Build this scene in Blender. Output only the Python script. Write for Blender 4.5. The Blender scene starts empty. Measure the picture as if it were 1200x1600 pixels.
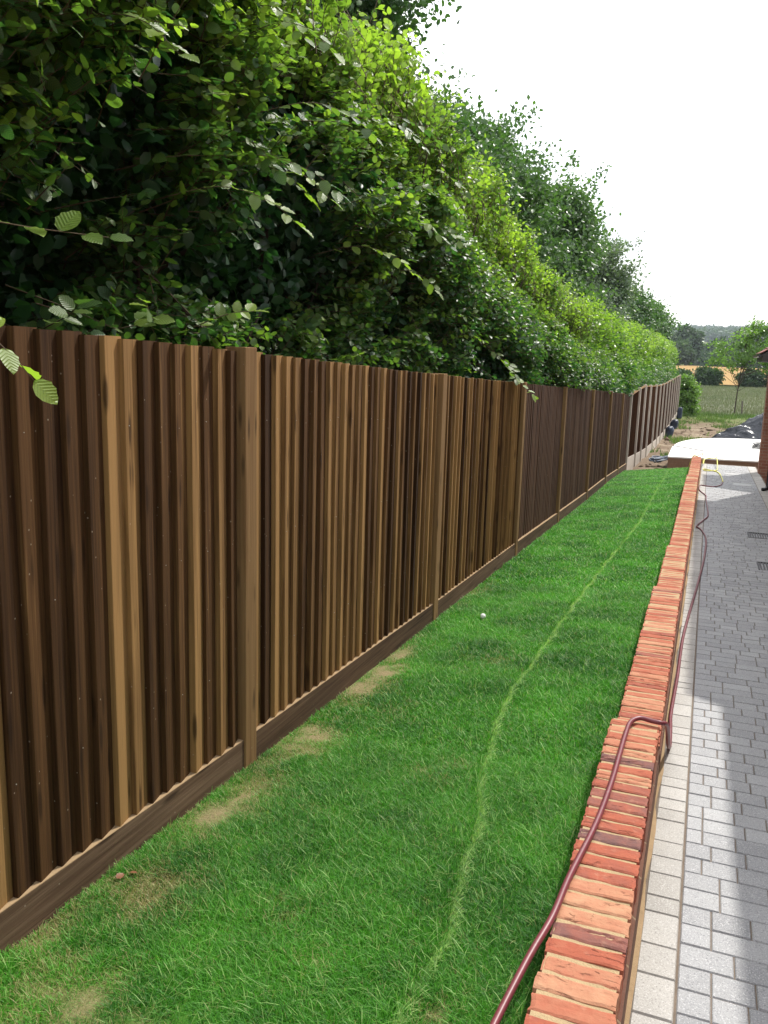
import bpy, bmesh, math, random
import numpy as np
from mathutils import Vector, Matrix, Quaternion

random.seed(7)
rng = np.random.default_rng(11)
S = bpy.context.scene
COL = S.collection

# ------------------------------------------------------------------ camera
cam = bpy.data.cameras.new('camera')
cam.sensor_fit = 'VERTICAL'
cam.sensor_height = 24.0
cam.lens = 24.0 * 1320 / 1600
cam.clip_start = 0.05
cam.clip_end = 6000
camo = bpy.data.objects.new('camera', cam)
COL.objects.link(camo)
RW = ((0.9328148, 0.0919731, -0.3484214), (0.3592152, -0.1604501, 0.9193586), (0.0286520, -0.9827496, -0.1827084))
camo.matrix_world = Matrix(((RW[0][0], -RW[0][1], -RW[0][2], 0), (RW[1][0], -RW[1][1], -RW[1][2], 0),
                            (RW[2][0], -RW[2][1], -RW[2][2], 0), (0, 0, 0, 1)))
S.camera = camo

# ------------------------------------------------------------------ light
EL, AZ = math.radians(50), math.radians(22)         # AZ: clockwise from +Y
world = bpy.data.worlds.new('World')
S.world = world
world.use_nodes = True
wn = world.node_tree
wn.nodes.clear()
sky = wn.nodes.new('ShaderNodeTexSky')
sky.sky_type = 'NISHITA'
sky.sun_disc = False
sky.sun_elevation = EL
sky.sun_rotation = AZ
sky.air_density = 1.0
sky.dust_density = 3.0
sky.ozone_density = 1.0
bg = wn.nodes.new('ShaderNodeBackground')
bg.inputs['Strength'].default_value = 0.15
# thin bright cloud over most of the sky
tc = wn.nodes.new('ShaderNodeTexCoord')
cn = wn.nodes.new('ShaderNodeTexNoise')
cn.inputs['Scale'].default_value = 2.2
cn.inputs['Detail'].default_value = 6
cr = wn.nodes.new('ShaderNodeValToRGB')
cr.color_ramp.elements[0].position = 0.28
cr.color_ramp.elements[1].position = 0.55
cmix = wn.nodes.new('ShaderNodeMix')
cmix.data_type = 'RGBA'
wn.links.new(tc.outputs['Generated'], cn.inputs['Vector'])
wn.links.new(cn.outputs['Fac'], cr.inputs['Fac'])
wn.links.new(cr.outputs['Color'], cmix.inputs['Factor'])
wn.links.new(sky.outputs['Color'], cmix.inputs['A'])
cmix.inputs['B'].default_value = (12.0, 12.2, 12.6, 1)
wo = wn.nodes.new('ShaderNodeOutputWorld')
wn.links.new(cmix.outputs['Result'], bg.inputs['Color'])
wn.links.new(bg.outputs[0], wo.inputs['Surface'])

sun = bpy.data.lights.new('sun', 'SUN')
sun.energy = 4.0
sun.angle = math.radians(1.1)
sun.color = (1.0, 0.955, 0.88)
suno = bpy.data.objects.new('sun', sun)
COL.objects.link(suno)
sd = Vector((math.sin(AZ) * math.cos(EL), math.cos(AZ) * math.cos(EL), math.sin(EL)))
suno.rotation_euler = sd.to_track_quat('Z', 'Y').to_euler()
suno.location = sd * 40

S.view_settings.view_transform = 'Standard'
S.view_settings.look = 'None'
S.view_settings.exposure = 0.30
S.view_settings.gamma = 1.0
S.view_settings.use_curve_mapping = False
S.cycles.max_bounces = 6
S.cycles.diffuse_bounces = 3
S.cycles.glossy_bounces = 2
S.cycles.transmission_bounces = 4
S.cycles.transparent_max_bounces = 4
S.cycles.use_denoising = True

# ------------------------------------------------------------------ helpers
ORG = {}

def place(o, parent):
    COL.objects.link(o)
    if parent is not None:
        o.parent = parent

def origin(parent):
    while parent is not None and parent.name not in ORG:
        parent = parent.parent
    return np.array(ORG[parent.name]) if parent is not None else np.zeros(3)

def tag(o, label=None, cat=None, group=None, kind=None):
    if label: o['label'] = label
    if cat: o['category'] = cat
    if group: o['group'] = group
    if kind: o['kind'] = kind
    return o

def empty(name, loc, label, cat, group=None):
    o = bpy.data.objects.new(name, None)
    o.empty_display_size = 0.2
    COL.objects.link(o)
    o.location = loc
    ORG[o.name] = tuple(loc)
    return tag(o, label, cat, group)

def mesh_np(name, V, F, mat, parent=None, attrs=None, smooth=False, loc=None):
    """V (n,3) world, F (m,k) uniform faces; loc = own origin for a top-level mesh"""
    V = np.asarray(V, dtype=np.float64).reshape(-1, 3)
    F = np.asarray(F, dtype=np.int32)
    if parent is not None:
        V = V - origin(parent)
    elif loc is not None:
        V = V - np.array(loc)
    me = bpy.data.meshes.new(name)
    n, (m, k) = len(V), F.shape
    me.vertices.add(n)
    me.vertices.foreach_set('co', V.astype(np.float32).ravel())
    me.loops.add(m * k)
    me.loops.foreach_set('vertex_index', F.ravel())
    me.polygons.add(m)
    me.polygons.foreach_set('loop_start', np.arange(0, m * k, k, dtype=np.int32))
    if smooth:
        me.polygons.foreach_set('use_smooth', np.ones(m, dtype=bool))
    me.update(calc_edges=True)
    for an, av in (attrs or {}).items():
        a = me.attributes.new(an, 'FLOAT', 'POINT')
        a.data.foreach_set('value', np.asarray(av, dtype=np.float32))
    me.materials.append(mat)
    o = bpy.data.objects.new(name, me)
    if parent is None and loc is not None:
        o.location = loc
        ORG[o.name] = tuple(loc)
    place(o, parent)
    return o

class MB:
    """collects mixed polygons, one mesh"""
    def __init__(s):
        s.v, s.f, s.a, s.b = [], [], [], []
    def add(s, vs, fs, a=0.5, b=0.0):
        n = len(s.v)
        s.v += [tuple(v) for v in vs]
        s.f += [tuple(i + n for i in f) for f in fs]
        s.a += [a] * len(vs)
        s.b += [b] * len(vs)
    def box(s, x0, x1, y0, y1, z0, z1, a=0.5, b=0.0, zs=0.0):
        # zs: z shear per metre of y (parallel to a slope), measured from y0
        d = zs * (y1 - y0)
        vs = [(x0, y0, z0), (x1, y0, z0), (x1, y1, z0 + d), (x0, y1, z0 + d),
              (x0, y0, z1), (x1, y0, z1), (x1, y1, z1 + d), (x0, y1, z1 + d)]
        s.add(vs, [(0, 3, 2, 1), (4, 5, 6, 7), (0, 1, 5, 4), (1, 2, 6, 5), (2, 3, 7, 6), (3, 0, 4, 7)], a, b)
    def tube(s, pts, rad, n=8, a=0.5, b=0.0, cap=True):
        pts = [Vector(p) for p in pts]
        if not isinstance(rad, (list, tuple)):
            rad = [rad] * len(pts)
        rings = []
        up = Vector((0.13, 0.21, 0.97))
        t0 = (pts[1] - pts[0]).normalized()
        x = t0.cross(up)
        if x.length < 1e-3: x = t0.cross(Vector((1, 0, 0)))
        x.normalize()
        vs, fs = [], []
        for i, p in enumerate(pts):
            t = (pts[min(i + 1, len(pts) - 1)] - pts[max(i - 1, 0)]).normalized()
            x = (x - t * x.dot(t))
            if x.length < 1e-6: x = t.orthogonal()
            x.normalize()
            y = t.cross(x)
            for k in range(n):
                an = 2 * math.pi * k / n
                vs.append(p + (x * math.cos(an) + y * math.sin(an)) * rad[i])
        for i in range(len(pts) - 1):
            for k in range(n):
                k2 = (k + 1) % n
                fs.append((i * n + k, i * n + k2, (i + 1) * n + k2, (i + 1) * n + k))
        if cap:
            fs.append(tuple(range(n - 1, -1, -1)))
            fs.append(tuple((len(pts) - 1) * n + k for k in range(n)))
        s.add(vs, fs, a, b)
    def build(s, name, mat, parent=None, smooth=False, loc=None, bevel=0.0):
        o0 = origin(parent) if parent is not None else np.array(loc if loc is not None else (0, 0, 0))
        me = bpy.data.meshes.new(name)
        me.from_pydata([tuple(np.array(v) - o0) for v in s.v], [], s.f)
        for an, av in (('tone', s.a), ('seed', s.b)):
            at = me.attributes.new(an, 'FLOAT', 'POINT')
            at.data.foreach_set('value', np.array(av, dtype=np.float32))
        if smooth:
            me.polygons.foreach_set('use_smooth', [True] * len(me.polygons))
        me.materials.append(mat)
        o = bpy.data.objects.new(name, me)
        if parent is None and loc is not None:
            o.location = loc
            ORG[o.name] = tuple(loc)
        place(o, parent)
        if bevel:
            md = o.modifiers.new('bevel', 'BEVEL')
            md.width = bevel; md.segments = 2; md.limit_method = 'ANGLE'
        return o

def catmull(pts, n=8):
    P = [np.array(p, float) for p in pts]
    P = [2 * P[0] - P[1]] + P + [2 * P[-1] - P[-2]]
    out = []
    for i in range(1, len(P) - 2):
        for k in range(n):
            t = k / n
            a, b, c, d = P[i - 1], P[i], P[i + 1], P[i + 2]
            out.append(0.5 * ((2 * b) + (-a + c) * t + (2 * a - 5 * b + 4 * c - d) * t * t + (-a + 3 * b - 3 * c + d) * t ** 3))
    out.append(P[-2])
    return [tuple(p) for p in out]

_perm = rng.random((256, 256))
def vnoise(x, y):
    x = np.asarray(x, float); y = np.asarray(y, float)
    xi = np.floor(x).astype(int); yi = np.floor(y).astype(int)
    fx = x - xi; fy = y - yi
    fx = fx * fx * (3 - 2 * fx); fy = fy * fy * (3 - 2 * fy)
    g = lambda i, j: _perm[i % 256, j % 256]
    return (g(xi, yi) * (1 - fx) + g(xi + 1, yi) * fx) * (1 - fy) + (g(xi, yi + 1) * (1 - fx) + g(xi + 1, yi + 1) * fx) * fy
def fbm(x, y, o=3):
    s, a, t = 0, 1, 0
    for i in range(o):
        s = s + a * vnoise(x * 2 ** i + 17 * i, y * 2 ** i + 31 * i); t += a; a *= 0.5
    return s / t
def sstep(x, a, b):
    t = np.clip((x - a) / (b - a), 0, 1)
    return t * t * (3 - 2 * t)
def unit(v):
    return v / np.maximum(np.linalg.norm(v, axis=-1, keepdims=True), 1e-9)

# ------------------------------------------------------------------ materials
def new_mat(name):
    m = bpy.data.materials.new(name)
    m.use_nodes = True
    nt = m.node_tree
    nt.nodes.clear()
    out = nt.nodes.new('ShaderNodeOutputMaterial')
    return m, nt, out
def N(nt, t, **kw):
    n = nt.nodes.new(t)
    for k, v in kw.items():
        if k in n.inputs: n.inputs[k].default_value = v
        else: setattr(n, k, v)
    return n
def L(nt, a, b):
    nt.links.new(a, b)
def ramp(nt, fac, stops):
    r = nt.nodes.new('ShaderNodeValToRGB')
    e = r.color_ramp.elements
    while len(e) < len(stops): e.new(0.5)
    for i, (p, c) in enumerate(stops):
        e[i].position = p
        e[i].color = (*c, 1) if len(c) == 3 else c
    if fac is not None: L(nt, fac, r.inputs['Fac'])
    return r
def mixc(nt, f, a, b, mode='MIX'):
    m = nt.nodes.new('ShaderNodeMix'); m.data_type = 'RGBA'; m.blend_type = mode
    for s, v in (('Factor', f), ('A', a), ('B', b)):
        if hasattr(v, 'is_linked'): L(nt, v, m.inputs[s])
        else: m.inputs[s].default_value = v if s == 'Factor' else (*v, 1)
    return m.outputs['Result']
def math_n(nt, op, a, b=None):
    m = nt.nodes.new('ShaderNodeMath'); m.operation = op
    for i, v in enumerate((a, b)):
        if v is None: continue
        if hasattr(v, 'is_linked'): L(nt, v, m.inputs[i])
        else: m.inputs[i].default_value = v
    return m.outputs[0]
def attr(nt, name):
    a = nt.nodes.new('ShaderNodeAttribute'); a.attribute_name = name
    return a.outputs['Fac']
def objco(nt, scale=(1, 1, 1), off=None):
    t = nt.nodes.new('ShaderNodeTexCoord')
    mp = nt.nodes.new('ShaderNodeMapping')
    mp.inputs['Scale'].default_value = scale
    L(nt, t.outputs['Object'], mp.inputs['Vector'])
    if off is not None:
        cx = nt.nodes.new('ShaderNodeCombineXYZ')
        L(nt, off, cx.inputs[0]); L(nt, off, cx.inputs[1]); L(nt, off, cx.inputs[2])
        L(nt, cx.outputs[0], mp.inputs['Location'])
    return mp.outputs['Vector']
def noise(nt, vec, scale, detail=4, rough=0.55, dist=0.0):
    n = N(nt, 'ShaderNodeTexNoise', Scale=scale, Detail=detail, Roughness=rough, Distortion=dist)
    if vec is not None: L(nt, vec, n.inputs['Vector'])
    return n.outputs['Fac']
def bump(nt, h, strength=0.3, dist=0.01):
    b = N(nt, 'ShaderNodeBump', Strength=strength, Distance=dist)
    L(nt, h, b.inputs['Height'])
    return b.outputs['Normal']
def principled(nt, out, col, rough=0.7, spec=0.3, nrm=None, metal=0.0):
    p = nt.nodes.new('ShaderNodeBsdfPrincipled')
    if hasattr(col, 'is_linked'): L(nt, col, p.inputs['Base Color'])
    else: p.inputs['Base Color'].default_value = (*col, 1)
    if hasattr(rough, 'is_linked'): L(nt, rough, p.inputs['Roughness'])
    else: p.inputs['Roughness'].default_value = rough
    p.inputs['Specular IOR Level'].default_value = spec
    p.inputs['Metallic'].default_value = metal
    if nrm is not None: L(nt, nrm, p.inputs['Normal'])
    if out is not None: L(nt, p.outputs[0], out.inputs['Surface'])
    return p
def simple(name, col, rough=0.6, spec=0.3, var=0.25, scale=6, bmp=0.15, metal=0.0):
    m, nt, out = new_mat(name)
    v = objco(nt)
    n1 = noise(nt, v, scale, 6)
    c = mixc(nt, n1, tuple(x * (1 - var) for x in col), tuple(min(1, x * (1 + var)) for x in col))
    n2 = noise(nt, v, scale * 6, 4)
    principled(nt, out, c, rough, spec, bump(nt, n2, bmp, 0.01), metal)
    return m

def wood_mat(name, lo, mid, hi, axis='z', grain=1.0):
    m, nt, out = new_mat(name)
    seed = attr(nt, 'seed')
    sc = (70, 70, 1.6) if axis == 'z' else (60, 1.6, 60)
    v = objco(nt, sc, seed)
    g = noise(nt, v, 1.0, 6, 0.62, 0.6)
    sc2 = (11, 11, 0.7) if axis == 'z' else (11, 0.7, 14)
    v2 = objco(nt, sc2, seed)
    g2 = noise(nt, v2, 1.0, 3, 0.5, 1.2)
    t = attr(nt, 'tone')
    f = math_n(nt, 'ADD', t, math_n(nt, 'MULTIPLY', math_n(nt, 'SUBTRACT', g2, 0.5), 0.75 * grain))
    f = math_n(nt, 'ADD', f, math_n(nt, 'MULTIPLY', math_n(nt, 'SUBTRACT', g, 0.5), 1.0 * grain))
    col = ramp(nt, f, [(0.05, lo), (0.5, mid), (0.95, hi)]).outputs['Color']
    # knots
    vk = objco(nt, (14, 14, 2.6) if axis == 'z' else (14, 2.6, 14), seed)
    vo = N(nt, 'ShaderNodeTexVoronoi', Scale=1.0)
    L(nt, vk, vo.inputs['Vector'])
    kn = ramp(nt, vo.outputs['Distance'], [(0.10, (1, 1, 1)), (0.2, (0, 0, 0))]).outputs['Color']
    col = mixc(nt, math_n(nt, 'MULTIPLY', kn, 0.7), col, tuple(x * 0.6 for x in lo))
    # pale specks (nail heads, scuffs)
    vs_ = objco(nt, (1, 1, 1), seed)
    vo2 = N(nt, 'ShaderNodeTexVoronoi', Scale=16.0)
    L(nt, vs_, vo2.inputs['Vector'])
    sp = ramp(nt, vo2.outputs['Distance'], [(0.035, (1, 1, 1)), (0.06, (0, 0, 0))]).outputs['Color']
    col = mixc(nt, math_n(nt, 'MULTIPLY', sp, 0.5), col, (0.42, 0.36, 0.28))
    principled(nt, out, col, 0.85, 0.12, bump(nt, g, 0.5, 0.004))
    return m

M = {}
M['board'] = wood_mat('board_wood', (0.027, 0.0122, 0.0045), (0.085, 0.042, 0.0155), (0.275, 0.158, 0.060))
M['post'] = wood_mat('post_wood', (0.05, 0.028, 0.012), (0.15, 0.085, 0.036), (0.24, 0.145, 0.065))
M['gravel'] = wood_mat('gravel_board_wood', (0.035, 0.02, 0.012), (0.098, 0.060, 0.037), (0.19, 0.128, 0.083), 'y')
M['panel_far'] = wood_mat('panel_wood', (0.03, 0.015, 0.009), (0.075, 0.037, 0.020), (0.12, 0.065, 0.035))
M['sunlit_edge'] = simple('sunlit_edge_wood', (0.31, 0.215, 0.12), 0.85, 0.15, 0.25, 14)  # pale tone stands for sunlight on the gravel boards' top edge
M['nail'] = simple('nail_steel', (0.34, 0.33, 0.30), 0.5, 0.4, 0.2, 8, 0.02)
M['concrete'] = simple('post_concrete', (0.42, 0.37, 0.31), 0.85, 0.2, 0.2, 5)
M['white_conc'] = simple('terrace_screed', (0.78, 0.77, 0.74), 0.8, 0.2, 0.05, 1.5, 0.05)
M['black'] = simple('black_plastic', (0.012, 0.012, 0.013), 0.35, 0.5, 0.2, 3, 0.02)
M['bark'] = simple('bark', (0.055, 0.042, 0.032), 0.9, 0.1, 0.5, 14, 0.6)
M['tan_twig'] = simple('twig_bark', (0.11, 0.08, 0.05), 0.8, 0.2, 0.4, 12, 0.3)
M['stake'] = simple('stake_wood', (0.12, 0.10, 0.085), 0.85, 0.2, 0.3, 10)

def hose_mat(name, col):
    m, nt, out = new_mat(name)
    v = objco(nt)
    n1 = noise(nt, v, 9, 5)
    c = mixc(nt, n1, tuple(x * 0.75 for x in col), tuple(x * 1.2 for x in col))
    n2 = noise(nt, v, 55, 3)
    dust = ramp(nt, n2, [(0.6, (0, 0, 0)), (0.75, (1, 1, 1))]).outputs['Color']
    c = mixc(nt, math_n(nt, 'MULTIPLY', dust, 0.25), c, (0.3, 0.22, 0.2))
    principled(nt, out, c, 0.42, 0.45, bump(nt, n2, 0.1, 0.003))
    return m
M['hose'] = hose_mat('maroon_rubber', (0.17, 0.035, 0.045))
M['yellow'] = hose_mat('yellow_rubber', (0.72, 0.68, 0.10))

# coping brick: tone = per brick hue, seed = offset
def brick_mat():
    m, nt, out = new_mat('coping_brick')
    seed = attr(nt, 'seed'); t = attr(nt, 'tone')
    v = objco(nt, (1, 1, 1), seed)
    n1 = noise(nt, v, 16, 6, 0.65)
    n2 = noise(nt, v, 90, 4, 0.6)
    f = math_n(nt, 'ADD', t, math_n(nt, 'MULTIPLY', math_n(nt, 'SUBTRACT', n1, 0.5), 0.55))
    c = ramp(nt, f, [(0.0, (0.13, 0.085, 0.085)), (0.22, (0.24, 0.098, 0.078)), (0.5, (0.36, 0.104, 0.062)),
                     (0.75, (0.41, 0.165, 0.10)), (1.0, (0.48, 0.26, 0.155))]).outputs['Color']
    vx = objco(nt, (7, 26, 26), seed)
    cz = noise(nt, vx, 1.0, 5, 0.7, 1.5)
    crease = ramp(nt, cz, [(0.33, (1, 1, 1)), (0.40, (0, 0, 0))]).outputs['Color']
    c = mixc(nt, math_n(nt, 'MULTIPLY', crease, 0.6), c, (0.12, 0.035, 0.025))
    pale = ramp(nt, noise(nt, v, 28, 5, 0.7), [(0.56, (0, 0, 0)), (0.70, (1, 1, 1))]).outputs['Color']
    c = mixc(nt, math_n(nt, 'MULTIPLY', pale, 0.28), c, (0.52, 0.30, 0.20))
    h = math_n(nt, 'SUBTRACT', math_n(nt, 'ADD', n1, math_n(nt, 'MULTIPLY', n2, 0.35)), math_n(nt, 'MULTIPLY', crease, 0.8))
    principled(nt, out, c, 0.88, 0.15, bump(nt, h, 0.7, 0.008))
    return m
M['coping'] = brick_mat()
M['mortar'] = simple('sand_mortar', (0.42, 0.31, 0.18), 0.95, 0.1, 0.2, 25, 0.5)

def brickwork(name, c1, c2, mort, axis='x'):
    """brick texture for a vertical face; axis = the face's normal"""
    m, nt, out = new_mat(name)
    t = nt.nodes.new('ShaderNodeTexCoord')
    sp = nt.nodes.new('ShaderNodeSeparateXYZ'); cb = nt.nodes.new('ShaderNodeCombineXYZ')
    L(nt, t.outputs['Object'], sp.inputs[0])
    a = math_n(nt, 'ADD', sp.outputs['X'], sp.outputs['Y'])
    L(nt, a, cb.inputs[0]); L(nt, sp.outputs['Z'], cb.inputs[1])
    b = nt.nodes.new('ShaderNodeTexBrick')
    L(nt, cb.outputs[0], b.inputs['Vector'])
    b.inputs['Scale'].default_value = 1.0
    b.inputs['Brick Width'].default_value = 0.225
    b.inputs['Row Height'].default_value = 0.075
    b.inputs['Mortar Size'].default_value = 0.006
    b.inputs['Mortar Smooth'].default_value = 0.3
    b.inputs['Color1'].default_value = (*c1, 1); b.inputs['Color2'].default_value = (*c2, 1)
    b.inputs['Mortar'].default_value = (*mort, 1)
    n1 = noise(nt, t.outputs['Object'], 30, 5, 0.7)
    c = mixc(nt, 0.6, b.outputs['Color'], mixc(nt, n1, (0.35, 0.35, 0.35), (1.5, 1.5, 1.5)), 'MULTIPLY')
    h = math_n(nt, 'SUBTRACT', math_n(nt, 'MULTIPLY', n1, 0.5), b.outputs['Fac'])
    principled(nt, out, c, 0.9, 0.15, bump(nt, h, 0.6, 0.01))
    return m
M['wall_brick'] = brickwork('wall_brick', (0.17, 0.085, 0.06), (0.11, 0.06, 0.045), (0.24, 0.17, 0.11))
M['house_brick'] = brickwork('house_brick', (0.40, 0.19, 0.13), (0.30, 0.13, 0.09), (0.38, 0.30, 0.23))
M['riser_brick'] = brickwork('riser_brick', (0.27, 0.17, 0.115), (0.24, 0.15, 0.10), (0.22, 0.15, 0.10))

def paver_mat(name, lo, hi, speck):
    m, nt, out = new_mat(name)
    v = objco(nt)
    t = attr(nt, 'tone')
    base = mixc(nt, t, lo, hi)
    n1 = noise(nt, v, 160, 3, 0.7)
    n0 = noise(nt, v, 5, 4, 0.6)
    base = mixc(nt, 1.0, base, mixc(nt, n0, (0.82, 0.82, 0.83), (1.14, 1.13, 1.10)), 'MULTIPLY')
    c = mixc(nt, ramp(nt, n1, [(0.32, (1, 1, 1)), (0.46, (0, 0, 0))]).outputs['Color'], base, tuple(x * 0.62 for x in lo))
    n2 = noise(nt, v, 210, 2, 0.6)
    c = mixc(nt, ramp(nt, n2, [(0.56, (0, 0, 0)), (0.68, (1, 1, 1))]).outputs['Color'], c, speck)
    principled(nt, out, c, 0.8, 0.25, bump(nt, n1, 0.35, 0.003))
    return m
M['paver'] = paver_mat('grey_block', (0.29, 0.294, 0.305), (0.39, 0.395, 0.405), (0.56, 0.56, 0.57))
M['paver_pale'] = paver_mat('pale_block', (0.37, 0.355, 0.33), (0.46, 0.445, 0.42), (0.58, 0.57, 0.55))
M['joint'] = simple('joint_sand', (0.17, 0.135, 0.105), 0.95, 0.1, 0.35, 12, 0.4)
M['sand'] = simple('sand_fillet', (0.34, 0.24, 0.14), 0.95, 0.1, 0.25, 18, 0.4)

def tile_mat():
    m, nt, out = new_mat('roof_tile')
    v = objco(nt)
    t = attr(nt, 'tone')
    c = mixc(nt, t, (0.17, 0.045, 0.035), (0.32, 0.09, 0.065))
    c = mixc(nt, noise(nt, v, 8, 5), c, (0.20, 0.08, 0.07))
    principled(nt, out, c, 0.75, 0.3)
    return m
M['tile'] = tile_mat()

def tarp_mat():
    m, nt, out = new_mat('black_polythene')
    v = objco(nt)
    n = noise(nt, v, 5, 5, 0.6, 1.0)
    principled(nt, out, (0.018, 0.022, 0.032), 0.20, 0.55, bump(nt, n, 0.8, 0.05))
    return m
M['tarp'] = tarp_mat()

def leaf_mat(name, dark, mid, young, trans=0.38, rough=0.4, spec=0.45):
    m, nt, out = new_mat(name)
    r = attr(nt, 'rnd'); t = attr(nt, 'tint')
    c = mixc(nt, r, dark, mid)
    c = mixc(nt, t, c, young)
    lu, lv = attr(nt, 'lu'), attr(nt, 'lv')
    av = math_n(nt, 'ABSOLUTE', lv)
    ph = math_n(nt, 'MULTIPLY', math_n(nt, 'SUBTRACT', lu, math_n(nt, 'MULTIPLY', av, 0.75)), 52.0)
    wv = math_n(nt, 'COSINE', ph)
    mid_ = math_n(nt, 'LESS_THAN', math_n(nt, 'MULTIPLY', av, math_n(nt, 'GREATER_THAN', lu, 0.001)), 0.012)
    vein = math_n(nt, 'POWER', math_n(nt, 'ADD', math_n(nt, 'MULTIPLY', wv, .5), .5), 6.0)
    c = mixc(nt, math_n(nt, 'MULTIPLY', math_n(nt, 'MULTIPLY', vein, math_n(nt, 'GREATER_THAN', lu, 0.001)), 0.14), c, young)
    p = principled(nt, None, c, rough, spec, bump(nt, wv, 0.28, 0.003))
    tr = nt.nodes.new('ShaderNodeBsdfTranslucent')
    tcx = mixc(nt, 1.0, c, (1.42, 1.75, 0.72), 'MULTIPLY')
    L(nt, tcx, tr.inputs['Color'])
    mx = nt.nodes.new('ShaderNodeMixShader')
    mx.inputs[0].default_value = trans
    L(nt, p.outputs[0], mx.inputs[1]); L(nt, tr.outputs[0], mx.inputs[2])
    L(nt, mx.outputs[0], out.inputs['Surface'])
    return m
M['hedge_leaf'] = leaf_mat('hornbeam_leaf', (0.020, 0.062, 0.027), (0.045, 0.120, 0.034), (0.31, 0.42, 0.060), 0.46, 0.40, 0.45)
M['tree_leaf'] = leaf_mat('tree_leaf', (0.025, 0.062, 0.022), (0.055, 0.115, 0.032), (0.11, 0.19, 0.05), 0.35)
M['grey_leaf'] = leaf_mat('grey_green_leaf', (0.05, 0.085, 0.05), (0.095, 0.14, 0.085), (0.15, 0.20, 0.11), 0.35)
M['young_leaf'] = leaf_mat('young_tree_leaf', (0.05, 0.10, 0.025), (0.10, 0.19, 0.035), (0.20, 0.32, 0.06), 0.42)
M['far_leaf'] = leaf_mat('far_leaf', (0.022, 0.048, 0.024), (0.048, 0.085, 0.034), (0.085, 0.13, 0.05), 0.25, 0.6, 0.2)

def grass_mat():
    m, nt, out = new_mat('grass_blade')
    r = attr(nt, 'rnd'); d = attr(nt, 'dry'); pl = attr(nt, 'pale')
    c = mixc(nt, r, (0.026, 0.130, 0.012), (0.105, 0.350, 0.028))
    c = mixc(nt, pl, c, (0.40, 0.56, 0.20))
    c = mixc(nt, d, c, (0.36, 0.30, 0.14))
    p = principled(nt, None, c, 0.5, 0.28)
    tr = nt.nodes.new('ShaderNodeBsdfTranslucent')
    L(nt, mixc(nt, 1.0, c, (1.3, 1.65, 0.8), 'MULTIPLY'), tr.inputs['Color'])
    mx = nt.nodes.new('ShaderNodeMixShader'); mx.inputs[0].default_value = 0.35
    L(nt, p.outputs[0], mx.inputs[1]); L(nt, tr.outputs[0], mx.inputs[2])
    L(nt, mx.outputs[0], out.inputs['Surface'])
    return m
M['grass'] = grass_mat()
M['weed'] = leaf_mat('weed_leaf', (0.05, 0.10, 0.03), (0.10, 0.165, 0.045), (0.16, 0.21, 0.07), 0.3, 0.6, 0.2)
M['meadow_blade'] = leaf_mat('meadow_blade', (0.10, 0.115, 0.07), (0.17, 0.165, 0.12), (0.15, 0.19, 0.09), 0.15, 0.7, 0.1)

def lawn_soil():
    m, nt, out = new_mat('lawn_thatch')
    v = objco(nt)
    d = attr(nt, 'dry')
    n1 = noise(nt, v, 60, 5, 0.7)
    c = mixc(nt, n1, (0.032, 0.12, 0.013), (0.07, 0.20, 0.024))
    cd = mixc(nt, n1, (0.16, 0.125, 0.065), (0.34, 0.28, 0.15))
    c = mixc(nt, d, c, cd)
    principled(nt, out, c, 0.95, 0.05, bump(nt, n1, 0.6, 0.02))
    return m
M['lawn'] = lawn_soil()

def ground_mat():
    m, nt, out = new_mat('ground_soil')
    v = objco(nt)
    n1 = noise(nt, v, 0.9, 6, 0.65)
    n2 = noise(nt, v, 9, 6, 0.7)
    c = mixc(nt, n2, (0.10, 0.072, 0.05), (0.26, 0.195, 0.135))
    c = mixc(nt, ramp(nt, n1, [(0.50, (0, 0, 0)), (0.64, (1, 1, 1))]).outputs['Color'], c, (0.30, 0.245, 0.17))
    # rough grass away from the building plot
    t = nt.nodes.new('ShaderNodeTexCoord'); s = nt.nodes.new('ShaderNodeSeparateXYZ')
    L(nt, t.outputs['Object'], s.inputs[0])
    yy = math_n(nt, 'ADD', s.outputs['Y'], math_n(nt, 'MULTIPLY', math_n(nt, 'SUBTRACT', n1, 0.5), 16))
    gm = ramp(nt, math_n(nt, 'DIVIDE', yy, 100), [(0.50, (0, 0, 0)), (0.56, (1, 1, 1))]).outputs['Color']
    g = mixc(nt, n2, (0.07, 0.10, 0.03), (0.15, 0.18, 0.06))
    c = mixc(nt, gm, c, g)
    principled(nt, out, c, 0.95, 0.08, bump(nt, n2, 0.7, 0.06))
    return m
M['ground'] = ground_mat()

def field_mat(name, a, b, c3, sc):
    m, nt, out = new_mat(name)
    v = objco(nt, sc)
    n1 = noise(nt, v, 1.0, 5, 0.6)
    n2 = noise(nt, v, 9.0, 5, 0.7)
    c = mixc(nt, n1, a, b)
    c = mixc(nt, ramp(nt, n2, [(0.45, (0, 0, 0)), (0.7, (1, 1, 1))]).outputs['Color'], c, c3)
    principled(nt, out, c, 0.95, 0.05, bump(nt, n2, 0.6, 0.2))
    return m
M['meadow'] = field_mat('rough_meadow', (0.13, 0.15, 0.085), (0.165, 0.15, 0.125), (0.12, 0.16, 0.07), (0.08, 0.2, 0.2))
M['wheat'] = field_mat('ripe_wheat', (0.27, 0.165, 0.06), (0.31, 0.20, 0.08), (0.26, 0.175, 0.07), (0.03, 0.012, 0.05))
M['hill'] = field_mat('wooded_hill', (0.035, 0.06, 0.03), (0.06, 0.09, 0.04), (0.12, 0.15, 0.07), (0.004, 0.008, 0.01))

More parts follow.
